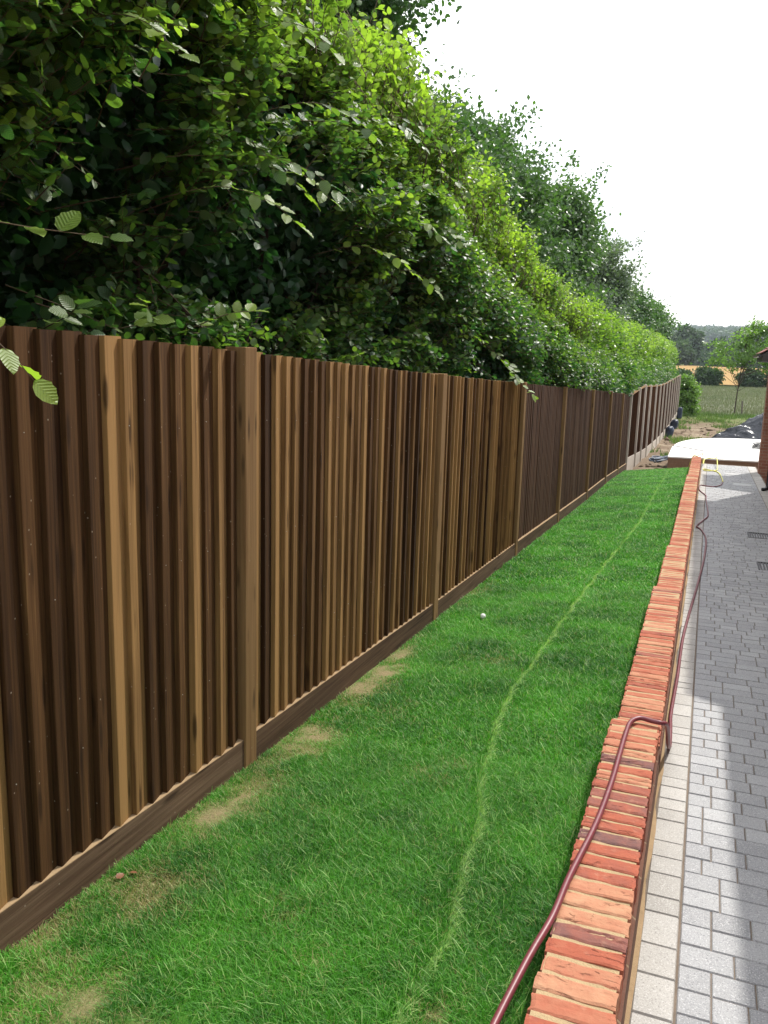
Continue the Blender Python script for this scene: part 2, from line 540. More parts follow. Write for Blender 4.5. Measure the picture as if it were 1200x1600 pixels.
# ------------------------------------------------------------------ levels
def zF(y):   # lawn level along the fence
    return np.interp(y, [-4, 1.73, 3.2, 6.15, 9.1, 12.1, 14.7, 18.4, 21.3, 22.5, 25.5, 27.7, 30, 35.5, 40, 46, 55, 64],
                     [-1.60, -1.84, -1.92, -2.05, -2.16, -2.29, -2.40, -2.52, -2.67, -2.72, -2.89, -3.01, -3.12, -3.28, -3.37, -3.39, -3.27, -3.30])
def zW(y):   # lawn level along the wall
    return np.interp(y, [-4, 1, 3.76, 6.85, 9.26, 16.7, 22, 25], [-1.62, -1.67, -1.78, -1.92, -2.09, -2.27, -2.50, -2.62])
def zL(x, y):
    t = np.clip((x + 1.88) / 1.59, 0, 1)
    return zF(y) * (1 - t) + zW(y) * t
def zP(y):   # paving
    return np.interp(y, [-60, 10, 24.25, 40], [0.6, -2.20, -2.62, -3.08])
GY = [-60, -10, 0, 22, 25.5, 27.7, 30, 35.5, 40, 46, 55, 64, 110, 122, 270, 400, 800, 1500, 2600, 4500]
GZ = [-1.2, -1.6, -1.98, -2.88, -2.95, -3.03, -3.13, -3.29, -3.38, -3.40, -3.28, -3.30, -2.72, -2.8, -0.9, -2, 16, 52, 62, 62]
def zG(y):
    return np.interp(y, GY, GZ)

def grid_mesh(name, xs, ys, zfun, mat, attrs=None, parent=None, smooth=True):
    X, Y = np.meshgrid(xs, ys)
    Z = zfun(X, Y)
    V = np.stack([X, Y, Z], -1).reshape(-1, 3)
    ny, nx = X.shape
    i = (np.arange(ny - 1)[:, None] * nx + np.arange(nx - 1)[None]).ravel()
    F = np.stack([i, i + 1, i + nx + 1, i + nx], -1)
    at = {k: f(X, Y).ravel() for k, f in (attrs or {}).items()}
    return mesh_np(name, V, F, mat, parent, at, smooth)

# ------------------------------------------------------------------ ground
gx = np.concatenate([[-2500, -900, -300, -100, -40, -15, -8, -4], np.arange(-3, 7, 0.2), [7.5, 9, 12, 20, 40, 100, 300, 900, 2500]])
gy = np.concatenate([[-60, -20, -8, -2, 4, 10, 16, 20], np.arange(21.5, 60, 0.2), np.arange(61, 125, 4), [130, 150, 180, 220, 270, 330, 400, 500, 650, 800, 1000, 1250, 1500, 2000, 2600, 3600, 4500]])
def zground(X, Y):
    z = zG(Y)
    rough = (fbm(X * 1.3, Y * 1.3, 4) - 0.5) * 0.16 + (fbm(X * 5, Y * 5, 2) - 0.5) * 0.06
    z = z - .2 * sstep(Y, 61, 64)
    z = z + rough * sstep(Y, 22.5, 25) * (1 - sstep(Y, 58, 70)) - 0.03
    far = sstep(Y, 500, 1200)
    z = z + far * ((fbm(X / 420 + 3, Y / 600, 3) - 0.5) * 26)
    return z
tag(grid_mesh('ground', gx, gy, zground, M['ground']), kind='structure')

def drymask(X, Y):
    d = np.zeros_like(X)
    for cx, cy, rx, ry, s in ((-1.76, 4.55, .14, .42, 1.0), (-1.74, 3.55, .16, .34, 1.0), (-1.72, 3.0, .14, .24, .8), (-1.72, 2.75, .17, .22, .8), (-1.66, 2.17, .17, .16, 1.1),
                              (-1.62, 1.72, .2, .14, .6), (-1.45, 1.55, .2, .16, .55), (-1.80, 5.2, .1, .35, .8), (-1.8, 1.9, .12, .2, .8),
                              (-1.25, 1.42, .2, .15, .5), (-.52, 1.9, .06, .06, .5), (-1.15, 2.2, .1, .08, .3), (-1.0, 3.4, .15, .12, .25), (-1.80, 7.2, .08, .5, .5),
                              (-.95, 2.0, .1, .08, .35), (-1.4, 2.9, .12, .1, .3), (-1.45, 4.1, .15, .15, .3), (-1.2, 5.1, .2, .2, .25)):
        d = np.maximum(d, s * np.exp(-(((X - cx) / rx) ** 2 + ((Y - cy) / ry) ** 2) * 1.15))
    d = d + (fbm(X * 11, Y * 11, 3) - 0.55) * 1.3 * np.minimum(1, d * 3)
    return np.clip(d * 1.15, 0, 1)
lx = np.linspace(-1.895, -0.286, 40)
ly = np.concatenate([np.arange(-3, 6, 0.05), np.arange(6, 21.9, 0.25)])
tag(grid_mesh('lawn', lx, ly, lambda X, Y: zL(X, Y) + (fbm(X * 2.5, Y * 2.5, 2) - .5) * 0.03, M['lawn'], {'dry': drymask}), kind='structure')

# field sheets
mx_ = np.linspace(-160, 160, 60)
tag(grid_mesh('meadow', mx_, np.linspace(62, 121, 30), lambda X, Y: zG(Y) - 0.02 + (fbm(X / 3, Y / 3, 3) - .5) * 0.1, M['meadow']), kind='structure')
tag(grid_mesh('wheat_field', np.linspace(-300, 300, 60), np.linspace(123, 268, 30), lambda X, Y: zG(Y) + 0.3 + X * -0.012 + (fbm(X / 30, Y / 30, 2) - .5) * 0.6, M['wheat']), kind='structure')

# ------------------------------------------------------------------ paving
pv, pvp = MB(), MB()
def block(mb, x0, x1, y0, y1, tone):
    j, c, h = 0.0018, 0.0035, 0.006
    x0 += j; x1 -= j; y0 += j; y1 -= j
    z00, z11 = float(zP(y0)), float(zP(y1))
    jz = random.uniform(-0.0015, 0.0015)
    vs = [(x0, y0, z00 - h), (x1, y0, z00 - h), (x1, y1, z11 - h), (x0, y1, z11 - h),
          (x0 + c, y0 + c, z00 + jz), (x1 - c, y0 + c, z00 + jz), (x1 - c, y1 - c, z11 + jz), (x0 + c, y1 - c, z11 + jz)]
    mb.add(vs, [(4, 5, 6, 7), (0, 1, 5, 4), (1, 2, 6, 5), (2, 3, 7, 6), (3, 0, 4, 7)], tone)
y = -3.0
k = 0
while y < 24.0:
    d = 0.117
    x = 0.070
    first = random.choice([0.065, 0.10, 0.13, 0.17])
    while x < 1.06:
        w = first if x == 0.070 else random.choice([0.105, 0.13, 0.13, 0.17, 0.19])
        x1 = min(x + w, 1.06)
        if 1.06 - x1 < 0.05: x1 = 1.06
        block(pv, x, x1, y, y + d, min(1, max(0, random.gauss(0.45, 0.28))))
        x = x1
    y += d
y = -3.0
while y < 24.0:
    d = random.choice([0.105, 0.13, 0.16, 0.19])
    block(pvp, -0.055, 0.066, y, y + d, random.random())
    y += d
y = -3.0
while y < 24.0:
    d = random.choice([0.105, 0.13, 0.16, 0.19])
    block(pvp, 1.064, 1.255, y, y + d, random.random())
    y += d
tag(pv.build('paving', M['paver']), kind='structure')
tag(pvp.build('paving_border', M['paver_pale']), kind='structure')
jb = MB()
jb.box(-0.08, 1.28, -3, 10, float(zP(-3)) - 0.06, float(zP(-3)) - 0.0058, zs=-0.04)
jb.box(-0.08, 1.28, 10, 24.25, -2.26, -2.2058, zs=-0.42 / 14.25)
tag(jb.build('path_bed', M['joint']), kind='structure')
# sandy fillets beside the wall and between border and field of blocks
fb = MB()
n = 120
ys_ = np.linspace(-3, 21.9, n)
for x0, x1, h in ((-0.0678, -0.053, 0.006),):
    vs, fs = [], []
    for i, yy in enumerate(ys_):
        w = 0.012 * math.sin(i * 1.7) + 0.008 * math.sin(i * 4.1)
        z = float(zP(yy))
        vs += [(x0, yy, z + h), (x1 + w * .6, yy, z - 0.003)]
    for i in range(n - 1):
        fs.append((2 * i, 2 * i + 1, 2 * i + 3, 2 * i + 2))
    fb.add(vs, fs)
tag(fb.build('path_sand', M['sand']), kind='structure')

def cover(x0, x1, y0, y1, label, mat_f, slots):
    z = float(zP((y0 + y1) / 2)) + 0.006
    e = empty('drain_cover', ((x0 + x1) / 2, (y0 + y1) / 2, z), label, 'drain cover', 'drain covers set in the block path')
    f = MB(); t = 0.018
    zz = z + 0.004
    f.box(x0, x1, y0, y0 + t, z - .02, zz); f.box(x0, x1, y1 - t, y1, z - .02, zz)
    f.box(x0, x0 + t, y0 + t, y1 - t, z - .02, zz); f.box(x1 - t, x1, y0 + t, y1 - t, z - .02, zz)
    f.build('frame', mat_f, e)
    g = MB()
    if slots:
        nb = max(4, int((x1 - x0 - 2 * t) / 0.03))
        for i in range(nb):
            xx = x0 + t + (i + .5) * (x1 - x0 - 2 * t) / nb
            g.box(xx - 0.008, xx + 0.008, y0 + t, y1 - t, z - .02, z + 0.001)
    else:
        g.box(x0 + t + .003, x1 - t - .003, y0 + t + .003, y1 - t - .003, z - .02, z + 0.001)
    g.build('grate' if slots else 'lid', mat_f, e)
M['iron'] = simple('dark_iron', (0.05, 0.05, 0.052), 0.55, 0.5, 0.3, 9, 0.1)
M['galv'] = simple('galvanised', (0.30, 0.30, 0.29), 0.5, 0.5, 0.2, 5, 0.1)
cover(0.64, 0.96, 12.1, 12.5, 'dark slotted drain cover in the shaded path, farther of the two dark ones', M['iron'], True)
cover(0.66, 0.99, 9.9, 10.3, 'dark slotted drain cover in the shaded path, nearer of the two dark ones', M['iron'], True)
cover(0.60, 0.98, 18.9, 19.4, 'pale metal inspection cover in the path, half in shade', M['galv'], False)
cover(0.47, 0.81, 21.3, 21.75, 'pale metal inspection cover on the sunlit end of the path', M['galv'], False)

# ------------------------------------------------------------------ garden wall
SEG = [(-3.0, 3.76, -1.59), (3.76, 6.85, -1.74), (6.85, 9.26, -1.89), (9.26, 16.7, -2.04), (16.7, 21.55, -2.19)]
wall = empty('garden_wall', (-0.18, 9, -2.3), 'low stepped red brick retaining wall with brick-on-edge top between lawn and paving', 'wall')
WX0, WX1 = -0.286, -0.078
def coping_brick(y0, y1, z0, z1, detail):
    """rough hand-made brick on edge; returns verts, quads"""
    nx, ny = (18, 9) if detail else (4, 2)
    x0 = WX0 + random.uniform(-.003, .003); x1 = WX1 + random.uniform(-.003, .003)
    zt = z1 + random.uniform(-.002, .004)
    tilt = random.uniform(-.004, .004)
    s1, s2 = random.uniform(0, 99), random.uniform(0, 99)
    xs = np.linspace(0, 1, nx + 1); ysn = np.linspace(0, 1, ny + 1)
    Xg, Yg = np.meshgrid(xs, ysn)
    ed = np.minimum(np.minimum(Xg * (x1 - x0), (1 - Xg) * (x1 - x0)), np.minimum(Yg * (y1 - y0), (1 - Yg) * (y1 - y0)))
    Zt = zt + (fbm(Xg * 4 + s1, Yg * 2.2 + s2, 3) - .5) * 0.006 + tilt * (Xg - .5) - 0.004 * np.exp(-ed / 0.0025)
    # a crease folded into the face
    cy = 0.3 + 0.4 * random.random() + 0.25 * (fbm(Xg * 2.5 + s2, s1 + 0 * Xg, 2) - .5) * 2
    Zt = Zt - (0 if not detail else 0.007 if random.random() < .35 else 0.001) * np.exp(-((Yg - cy) / 0.07) ** 2) * sstep(fbm(Xg * 3 + s2 * 2, s1 + 0 * Xg, 1), .45, .6)
    wob = (fbm(Xg * 5 + s2, Yg * 0 + s1, 2) - .5) * 0.006
    xw = (fbm(Yg * 3 + s2, Xg * 0 + s1 + 5, 2) - .5) * 0.008
    Vx = x0 + Xg * (x1 - x0) + xw; Vy = y0 + Yg * (y1 - y0) + wob
    top = np.stack([Vx, Vy, Zt], -1)
    vs = [tuple(v) for v in top.reshape(-1, 3)]
    W = nx + 1
    fs = [(j * W + i, j * W + i + 1, (j + 1) * W + i + 1, (j + 1) * W + i) for j in range(ny) for i in range(nx)]
    loop = [i for i in range(nx)] + [j * W + nx for j in range(ny)] + [ny * W + i for i in range(nx, 0, -1)] + [j * W for j in range(ny, 0, -1)]
    nb = len(vs)
    for q in loop:
        v = vs[q]
        vs.append((v[0], v[1], z0))
    ln = len(loop)
    for i in range(ln):
        j = (i + 1) % ln
        fs.append((loop[j], loop[i], nb + i, nb + j))
    return vs, fs
for si, (a, b, zt) in enumerate(SEG):
    cp = MB()
    nb = max(1, int(round((b - a) / 0.076)))
    pw = (b - a) / nb
    for i in range(nb):
        y0 = a + i * pw + 0.0065; y1 = a + (i + 1) * pw - 0.0065
        r = random.random()
        tone = random.gauss(0.52, 0.13) if r < .60 else (random.gauss(0.20, 0.07) if r < .76 else random.gauss(0.84, 0.08))
        if a > 3: tone = tone * 0.7 + 0.21
        vs, fs = coping_brick(y0, y1, zt - 0.10, zt, y1 < 5.5 and y0 > 1.0)
        cp.add(vs, fs, tone, random.uniform(0, 50))
    cp.build('coping', M['coping'], wall)
    mo = MB()
    mo.box(WX0 + 0.008, WX1 - 0.008, a + 0.001, b - 0.001, zt - 0.10, zt - 0.0036)
    mo.build('mortar_bed', M['mortar'], wall)
    bd = MB()
    zb = float(zP(b)) - 0.3
    bd.box(WX0 + 0.004, WX1 + 0.010, a, b, zb, zt - 0.1005)
    bd.build('brickwork', M['wall_brick'], wall)
# rounded end brick
en = MB()
zt = -2.19
vs, fs = [], []
ns = 14
cxm = (WX0 + WX1) / 2; rr = (WX1 - WX0) / 2
for i in range(ns + 1):
    an = math.pi * i / ns
    px, py = cxm + rr * math.cos(an), 21.55 + rr * math.sin(an)
    vs += [(px, py, -3.0), (px, py, zt - .006), (cxm + (rr - .01) * math.cos(an), 21.55 + (rr - .01) * math.sin(an), zt)]
for i in range(ns):
    fs += [(3 * i, 3 * i + 3, 3 * i + 4, 3 * i + 1), (3 * i + 1, 3 * i + 4, 3 * i + 5, 3 * i + 2)]
fs.append(tuple(3 * i + 2 for i in range(ns + 1)))
en.add(vs, fs, 0.6, 3.0)
en.build('end_brick', M['coping'], wall)

# ------------------------------------------------------------------ timber fence
PY = [-2.6, 0.30, 3.24, 6.12, 9.10, 11.90, 14.93, 17.75, 20.30, 22.50]
def ztop(y):
    return np.interp(y, [-4, 1.87, 3.2, 6.12, 9.1, 11.84, 14.95, 17.67, 20.3, 22.5], [.22, .055, .0, -.135, -.255, -.37, -.49, -.595, -.725, -.83])
XF = -1.87
fence = empty('timber_fence', (XF, 9, -2.2), 'tall brown feather-edge timber fence with square wooden posts beside the lawn', 'fence')
M_board_cols = None
for i, py in enumerate(PY[:-1]):
    p = MB()
    far = i >= 5
    w = 0.050
    zt = float(ztop(py)) + (0.018 if i == 2 else 0.01)
    p.box(XF - 0.088, XF + 0.012, py - w, py + w, float(zF(py)) - 0.25, zt, random.uniform(.55, .8) if not far else .7, random.uniform(0, 40))
    p.build('post', M['post'], fence, bevel=0.004)
for i in range(len(PY) - 1):
    a, b = PY[i] + 0.052, PY[i + 1] - 0.052
    if i == len(PY) - 2: b = PY[i + 1] - 0.07
    gz0, gz1 = float(zF(a)), float(zF(b))
    sl = (gz1 - gz0) / (b - a)
    # gravel board (subdivided along its length so that the grain bends)
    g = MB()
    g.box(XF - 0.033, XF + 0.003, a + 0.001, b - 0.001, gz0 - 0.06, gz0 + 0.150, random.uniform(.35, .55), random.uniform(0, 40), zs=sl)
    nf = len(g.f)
    g.box(XF - 0.032, XF + 0.002, a + 0.002, b - 0.002, gz0 + 0.1502, gz0 + 0.1525, 1.15, 5, zs=sl)  # thin pale strip: sunlit top edge painted in as colour
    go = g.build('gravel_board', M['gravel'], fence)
    go.data.materials.append(M['sunlit_edge'])
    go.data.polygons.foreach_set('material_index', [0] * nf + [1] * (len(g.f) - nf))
    late = i >= 4
    bd = MB()
    pitch = 0.0975
    nb = int(round((b - a) / pitch)); pitch = (b - a) / nb
    seq = 0.5
    for k in range(nb):
        y0 = a + k * pitch; y1 = min(y0 + 0.122, b - 0.001)
        yc = (y0 + y1) / 2
        thick = (0.027 if not late else 0.007) * random.uniform(.9, 1.1)
        thin = 0.005
        xb = XF - 0.036                                 # back plane (arris rails)
        xk = 0.0 if k == 0 else 0.0055
        warp = random.uniform(-.002, .002)
        zb0 = gz0 + sl * (yc - a) + 0.146 + random.uniform(0, .003)
        zt0 = float(ztop(yc)) + random.uniform(-.004, .004)
        lean = random.uniform(-.003, .003)
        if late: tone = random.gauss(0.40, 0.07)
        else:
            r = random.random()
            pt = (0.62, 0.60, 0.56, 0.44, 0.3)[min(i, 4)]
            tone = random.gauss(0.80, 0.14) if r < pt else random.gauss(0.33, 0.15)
        xs0 = xb + xk + thick + warp
        nz = 5
        vs, fs = [], []
        for j in range(nz + 1):
            t = j / nz
            z = zb0 + (zt0 - zb0) * t
            wv = 0.0015 * math.sin(7 * t + k * 2.3) + lean * (t - .5)
            cup = 0.0018 * math.sin(3.1 * t + k)
            vs += [(xb + xk, y0 + wv, z), (xs0 + cup, y0 + wv + .0015, z), (xs0 + cup + .0006, y0 + wv + .005, z), (xb + xk * .2 + thin + cup, y1 + wv, z), (xb + xk * .2, y1 + wv, z)]
        for j in range(nz):
            for q in range(5):
                q2 = (q + 1) % 5
                fs.append((j * 5 + q, (j * 5 + q2), (j + 1) * 5 + q2, (j + 1) * 5 + q))
        fs.append((4, 3, 2, 1, 0)); fs.append(tuple(nz * 5 + q for q in range(5)))
        fs = [tuple(reversed(f)) for f in fs]
        bd.add(vs, fs, tone, random.uniform(0, 60))
    nf = len(bd.f)
    if 1 <= i <= 3:
        for k in range(nb):
            for fz in (.17, .5, .84):
                if random.random() < .2: continue
                yn = a + k * pitch + random.uniform(.02, .03)
                zn = float(ztop(yn)) - .03 - fz * 1.62 + random.uniform(-.012, .012)
                xn = XF - 0.036 + .0055 + .019
                bd.tube([(xn - .006, yn, zn), (xn + .004, yn, zn)],   .002, 6)
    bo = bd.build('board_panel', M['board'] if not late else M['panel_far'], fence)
    if len(bd.f) > nf:
        bo.data.materials.append(M['nail'])
        bo.data.polygons.foreach_set('material_index', [0] * nf + [1] * (len(bd.f) - nf))
    ar = MB()
    for h in (0.35, 0.95, 1.6):
        ar.box(XF - 0.09, XF - 0.0365, a + .04, b - .04, gz0 + h, gz0 + h + .07, .4, random.uniform(0, 30), zs=sl)
    ar.build('rail', M['gravel'], fence)

# ------------------------------------------------------------------ fence with concrete posts
CP = [(22.53, -.83), (25.2, -.75), (27.4, -.71), (29.8, -.77), (32.9, -.83), (35.6, -.88), (38.1, -.88), (40.8, -.88), (43.5, -.84), (46.2, -.83), (48.9, -.80), (51.6, -.77), (54.2, -.74), (56.7, -.73)]
cf = empty('panel_fence', (XF, 38, -3.2), 'brown panel fence with pale concrete posts and base boards beyond the lawn', 'fence')
for i, (py, zt) in enumerate(CP):
    p = MB()
    zt += 0.03
    zb = float(zG(py)) - 0.3
    p.box(XF - 0.10, XF + 0.012, py - .05, py + .05, zb, zt)
    p.add([(XF - .10, py - .05, zt), (XF + .012, py - .05, zt), (XF + .012, py + .05, zt), (XF - .10, py + .05, zt), (XF - .03, py - .02, zt + .03), (XF - .03, py + .02, zt + .03)],
          [(0, 1, 4), (1, 2, 5, 4), (2, 3, 5), (3, 0, 4, 5)])
    p.build('concrete_post', M['concrete'], cf, bevel=0.005)
for i in range(len(CP) - 1):
    a, b = CP[i][0] + .05, CP[i + 1][0] - .05
    ta, tb = CP[i][1], CP[i + 1][1]
    za, zb = float(zF(a)), float(zF(b))
    g = MB()
    s = (zb - za) / (b - a)
    g.box(XF - .06, XF - .02, a, b, za - .15, za + .27, zs=s)
    g.build('concrete_board', M['concrete'], cf)
    bd = MB()
    nb = int((b - a) / .11)
    for k in range(nb):
        y0 = a + k * (b - a) / nb; y1 = a + (k + 1) * (b - a) / nb
        f0 = (y0 - a) / (b - a); f1 = (y1 - a) / (b - a)
        z0 = za + .27 + (zb - za) * f0; z1 = za + .27 + (zb - za) * f1
        t0 = ta + (tb - ta) * f0 - .02; t1 = ta + (tb - ta) * f1 - .02
        xo = XF - .055; th = .018
        vs = [(xo, y0, z0), (xo + th, y0, z0), (xo + .006, y1, z1), (xo - .004, y1, z1), (xo, y0, t0), (xo + th, y0, t0), (xo + .006, y1, t1), (xo - .004, y1, t1)]
        bd.add(vs, [(0, 3, 2, 1), (4, 5, 6, 7), (0, 1, 5, 4), (1, 2, 6, 5), (2, 3, 7, 6), (3, 0, 4, 7)], random.gauss(.5, .12), random.uniform(0, 50))
    bd.build('board_panel', M['panel_far'], cf)
    c = MB()
    vs = [(XF - .075, a, ta - .02), (XF - .02, a, ta - .02), (XF - .02, b, tb - .02), (XF - .075, b, tb - .02), (XF - .075, a, ta + .015), (XF - .02, a, ta + .015), (XF - .02, b, tb + .015), (XF - .075, b, tb + .015)]
    c.add(vs, [(0, 3, 2, 1), (4, 5, 6, 7), (0, 1, 5, 4), (1, 2, 6, 5), (2, 3, 7, 6), (3, 0, 4, 7)], .8, 3)
    c.build('capping', M['post'], cf)

# ------------------------------------------------------------------ terrace
terr = empty('terrace', (2, 28, -2.6), 'raised white concrete terrace with a rounded far edge and brown brick riser', 'terrace')
outl = catmull([(-.95, 25.2), (-.96, 26.4), (-.95, 27.4), (-.86, 28.6), (-.70, 29.5), (-.39, 30.5), (.11, 31.25), (.95, 31.75), (1.9, 31.9), (3.2, 31.6), (4.6, 30.4), (5.3, 28.4), (5.4, 26.4)], 5)
outl = [(-.95, 24.25)] + [(p[0], p[1]) for p in outl] + [(5.4, 25.0)]
ts, rs = MB(), MB()
n = len(outl)
cx_, cy_ = 2.0, 28.0
ts.add([(x, y_, -2.5) for x, y_ in outl] + [(x, y_, -2.535) for x, y_ in outl], [tuple(reversed(range(n)))] + [((i + 1) % n, i, n + i, n + (i + 1) % n)[::-1] for i in range(n)])
ts.build('slab', M['white_conc'], terr)
ins = [(x + (cx_ - x) * .004, y_ + (cy_ - y_) * .004) for x, y_ in outl]
rs.add([(x, y_, -2.536) for x, y_ in ins] + [(x, y_, -3.35) for x, y_ in ins], [(i, (i + 1) % n, n + (i + 1) % n, n + i) for i in range(n)])
rs.build('riser', M['riser_brick'], terr)

# ------------------------------------------------------------------ house
house = empty('house', (1.26, 18.4, -2.6), 'brick house corner with red tiled eave, black gutter and brick pier at the path', 'house')
hb = MB()
hb.box(1.26, 8.5, -9, 7.4, -3.1, 0.42)
hb.box(1.26, 8.5, 7.4, 18.4, -3.1, 0.80)
hb.box(3.4, 8.5, 18.4, 22, -3.1, 0.30)
hb.build('wall', M['house_brick'], house)
pr = MB(); pr.box(1.235, 1.68, 22.2, 22.62, -3.1, 0.16); pr.build('brick_pier', M['house_brick'], house)
def roof(y0, y1, xe, ze, ridge_x=5.0, pitch=math.radians(35)):
    r = MB()
    run = (ridge_x - xe) / math.cos(pitch)
    nc = int(run / 0.10 / 2.2)
    step = run / nc
    for c in range(nc):
        s0, s1 = c * step, (c + 1) * step + 0.05
        for y in np.arange(y0, y1 - .01, 0.17):
            yb = min(y + 0.168, y1)
            q = []
            for s in (s0, s1):
                lift = 0.028 if s == s0 else 0.008
                for dz in (0, 0.014):
                    q.append((xe + s * math.cos(pitch) - math.sin(pitch) * (lift + dz), ze + s * math.sin(pitch) + math.cos(pitch) * (lift + dz)))
            (xa, za), (xb_, zb_), (xc, zc), (xd, zd) = q
            vs = [(xa, y, za), (xc, y, zc), (xc, yb, zc), (xa, yb, za), (xb_, y, zb_), (xd, y, zd), (xd, yb, zd), (xb_, yb, zb_)]
            r.add(vs, [(0, 3, 2, 1), (4, 5, 6, 7), (0, 1, 5, 4), (1, 2, 6, 5), (2, 3, 7, 6), (3, 0, 4, 7)], random.random())
    o = r.build('roof', M['tile'], house)
    u = MB()      # deck under the tiles, fascia
    zr = ze + (ridge_x - xe) * math.tan(pitch)
    u.add([(xe + .02, y0 + .02, ze), (ridge_x, y0 + .02, zr), (ridge_x, y1 - .02, zr), (xe + .02, y1 - .02, ze),
           (xe + .02, y0 + .02, ze - .16), (ridge_x, y0 + .02, ze - .16), (ridge_x, y1 - .02, ze - .16), (xe + .02, y1 - .02, ze - .16)],
          [(0, 1, 2, 3), (7, 6, 5, 4), (0, 4, 5, 1), (3, 2, 6, 7), (0, 3, 7, 4), (1, 5, 6, 2)])
    u.build('soffit', M['soffit'], o)
    g = MB()
    pts = []
    vs, fs = [], []
    for yy in (y0, y1):
        for i in range(9):
            an = math.pi + math.pi * i / 8
            vs.append((xe - .03 + .06 * math.cos(an), yy, ze - .005 + .06 * math.sin(an)))
    for i in range(8):
        fs.append((i, i + 1, 9 + i + 1, 9 + i))
    fs += [tuple(range(9)), tuple(range(17, 8, -1))]
    g.add(vs, fs)
    g.build('gutter', M['black'], o)
M['soffit'] = simple('soffit_board', (0.05, 0.045, 0.042), 0.6, 0.3, 0.2, 5)
roof(-9, 7.38, 1.04, 0.30)
roof(7.42, 18.2, 0.97, 0.72)
roof(20.4, 23.0, 0.95, 0.25)
dp = MB()
dp.tube([(1.22, 18.3, .6), (1.22, 18.3, -2.34), (1.205, 18.25, -2.40), (1.12, 18.2, -2.415)], .036, 10)
dp.build('downpipe', M['black'], house, smooth=True)

# ------------------------------------------------------------------ leaves
def leaf_template(kind):
    if kind == 'fine':
        ns = 8
        us = np.linspace(0, 1, ns + 1)
        wd = 0.36 * np.sin(np.pi * np.clip(us, 0, 1) ** 0.85) ** 0.75
        wd[0] = 0.0; wd[-1] = 0.0
        V, F = [], []
        for i, (u, w) in enumerate(zip(us, wd)):
            pl = 0.022 if i % 2 else -0.012
            ser = 1.06 if i % 2 else 0.96
            dz = -0.16 * u * u
            V += [(u, -w * ser, 0.10 * w + pl + dz), (u, 0, dz - 0.01), (u, w * ser, 0.10 * w + pl + dz)]
        for i in range(ns):
            a, b = 3 * i, 3 * i + 3
            F += [(a, a + 1, b + 1), (a, b + 1, b), (a + 1, a + 2, b + 2), (a + 1, b + 2, b + 1)]
    elif kind == 'mid':
        V = [(0, 0, 0), (.28, -.29, .05), (.28, 0, -.01), (.28, .29, .05), (.68, -.27, -.02), (.68, 0, -.08), (.68, .27, -.02), (1, 0, -.17)]
        F = [(0, 2, 1), (0, 3, 2), (1, 2, 5), (1, 5, 4), (2, 3, 6), (2, 6, 5), (4, 5, 7), (5, 6, 7)]
    else:
        V = [(0, 0, 0), (.45, -.33, .06), (1, 0, -.1), (.45, .33, .06)]
        F = [(0, 3, 2), (0, 2, 1)]
    return np.array(V), np.array(F)

def leaf_arrays(P, D, Nn, Sz, kind):
    T = unit(D)
    B = unit(np.cross(Nn, T))
    N2 = np.cross(T, B)
    tv, tf = leaf_template(kind)
    V = P[:, None] + Sz[:, None, None] * (T[:, None] * tv[None, :, 0:1] + B[:, None] * tv[None, :, 1:2] + N2[:, None] * tv[None, :, 2:3])
    n, m = len(P), len(tv)
    F = (np.arange(n)[:, None, None] * m + tf[None]).reshape(-1, 3)
    return V.reshape(-1, 3), F, m

def leaves(name, P, D, Nn, Sz, rnd, tint, kind, mat, parent):
    V, F, m = leaf_arrays(P, D, Nn, Sz, kind)
    at = {'rnd': np.repeat(np.clip(rnd, 0, 1), m), 'tint': np.repeat(np.clip(tint, 0, 1), m)}
    if kind == 'fine':
        tv = leaf_template(kind)[0]
        at['lu'] = np.tile(tv[:, 0] * .97 + .015, len(P)); at['lv'] = np.tile(tv[:, 1], len(P))
    return mesh_np(name, V, F, mat, parent, at)

def twig_leaves(p0, d, Ln, k, size, droop=0.15, upw=0.8, spread=.8):
    """alternate leaves along each of M twigs -> P, D, N, S, t, twig index"""
    Mn = len(p0)
    t = (np.arange(k)[None] + 0.6 + rng.uniform(-.2, .2, (Mn, k))) / k
    side = np.where((np.arange(k) % 2)[None] == 0, 1.0, -1.0) * np.where(rng.random((Mn, 1)) < .5, 1, -1)
    dd = d[:, None]
    P = p0[:, None] + dd * (Ln[:, None] * t)[..., None]
    P[..., 2] -= droop * (Ln[:, None] * t) ** 1.6
    nrm = np.array([0.12, 0.0, upw])[None, None] + rng.normal(0, .38, (Mn, 1, 3)) + rng.normal(0, .28, (Mn, k, 3))
    nrm = unit(nrm)
    sd_ = unit(np.cross(nrm, np.broadcast_to(dd, P.shape)))
    D = unit(dd * 0.55 + sd_ * side[..., None] * spread + rng.normal(0, .22, P.shape))
    sz = size * rng.uniform(.62, 1.12, (Mn, k)) * (1 - 0.35 * t ** 3)
    idx = np.repeat(np.arange(Mn), k)
    return P.reshape(-1, 3), D.reshape(-1, 3), nrm.reshape(-1, 3), sz.ravel(), t.ravel(), idx

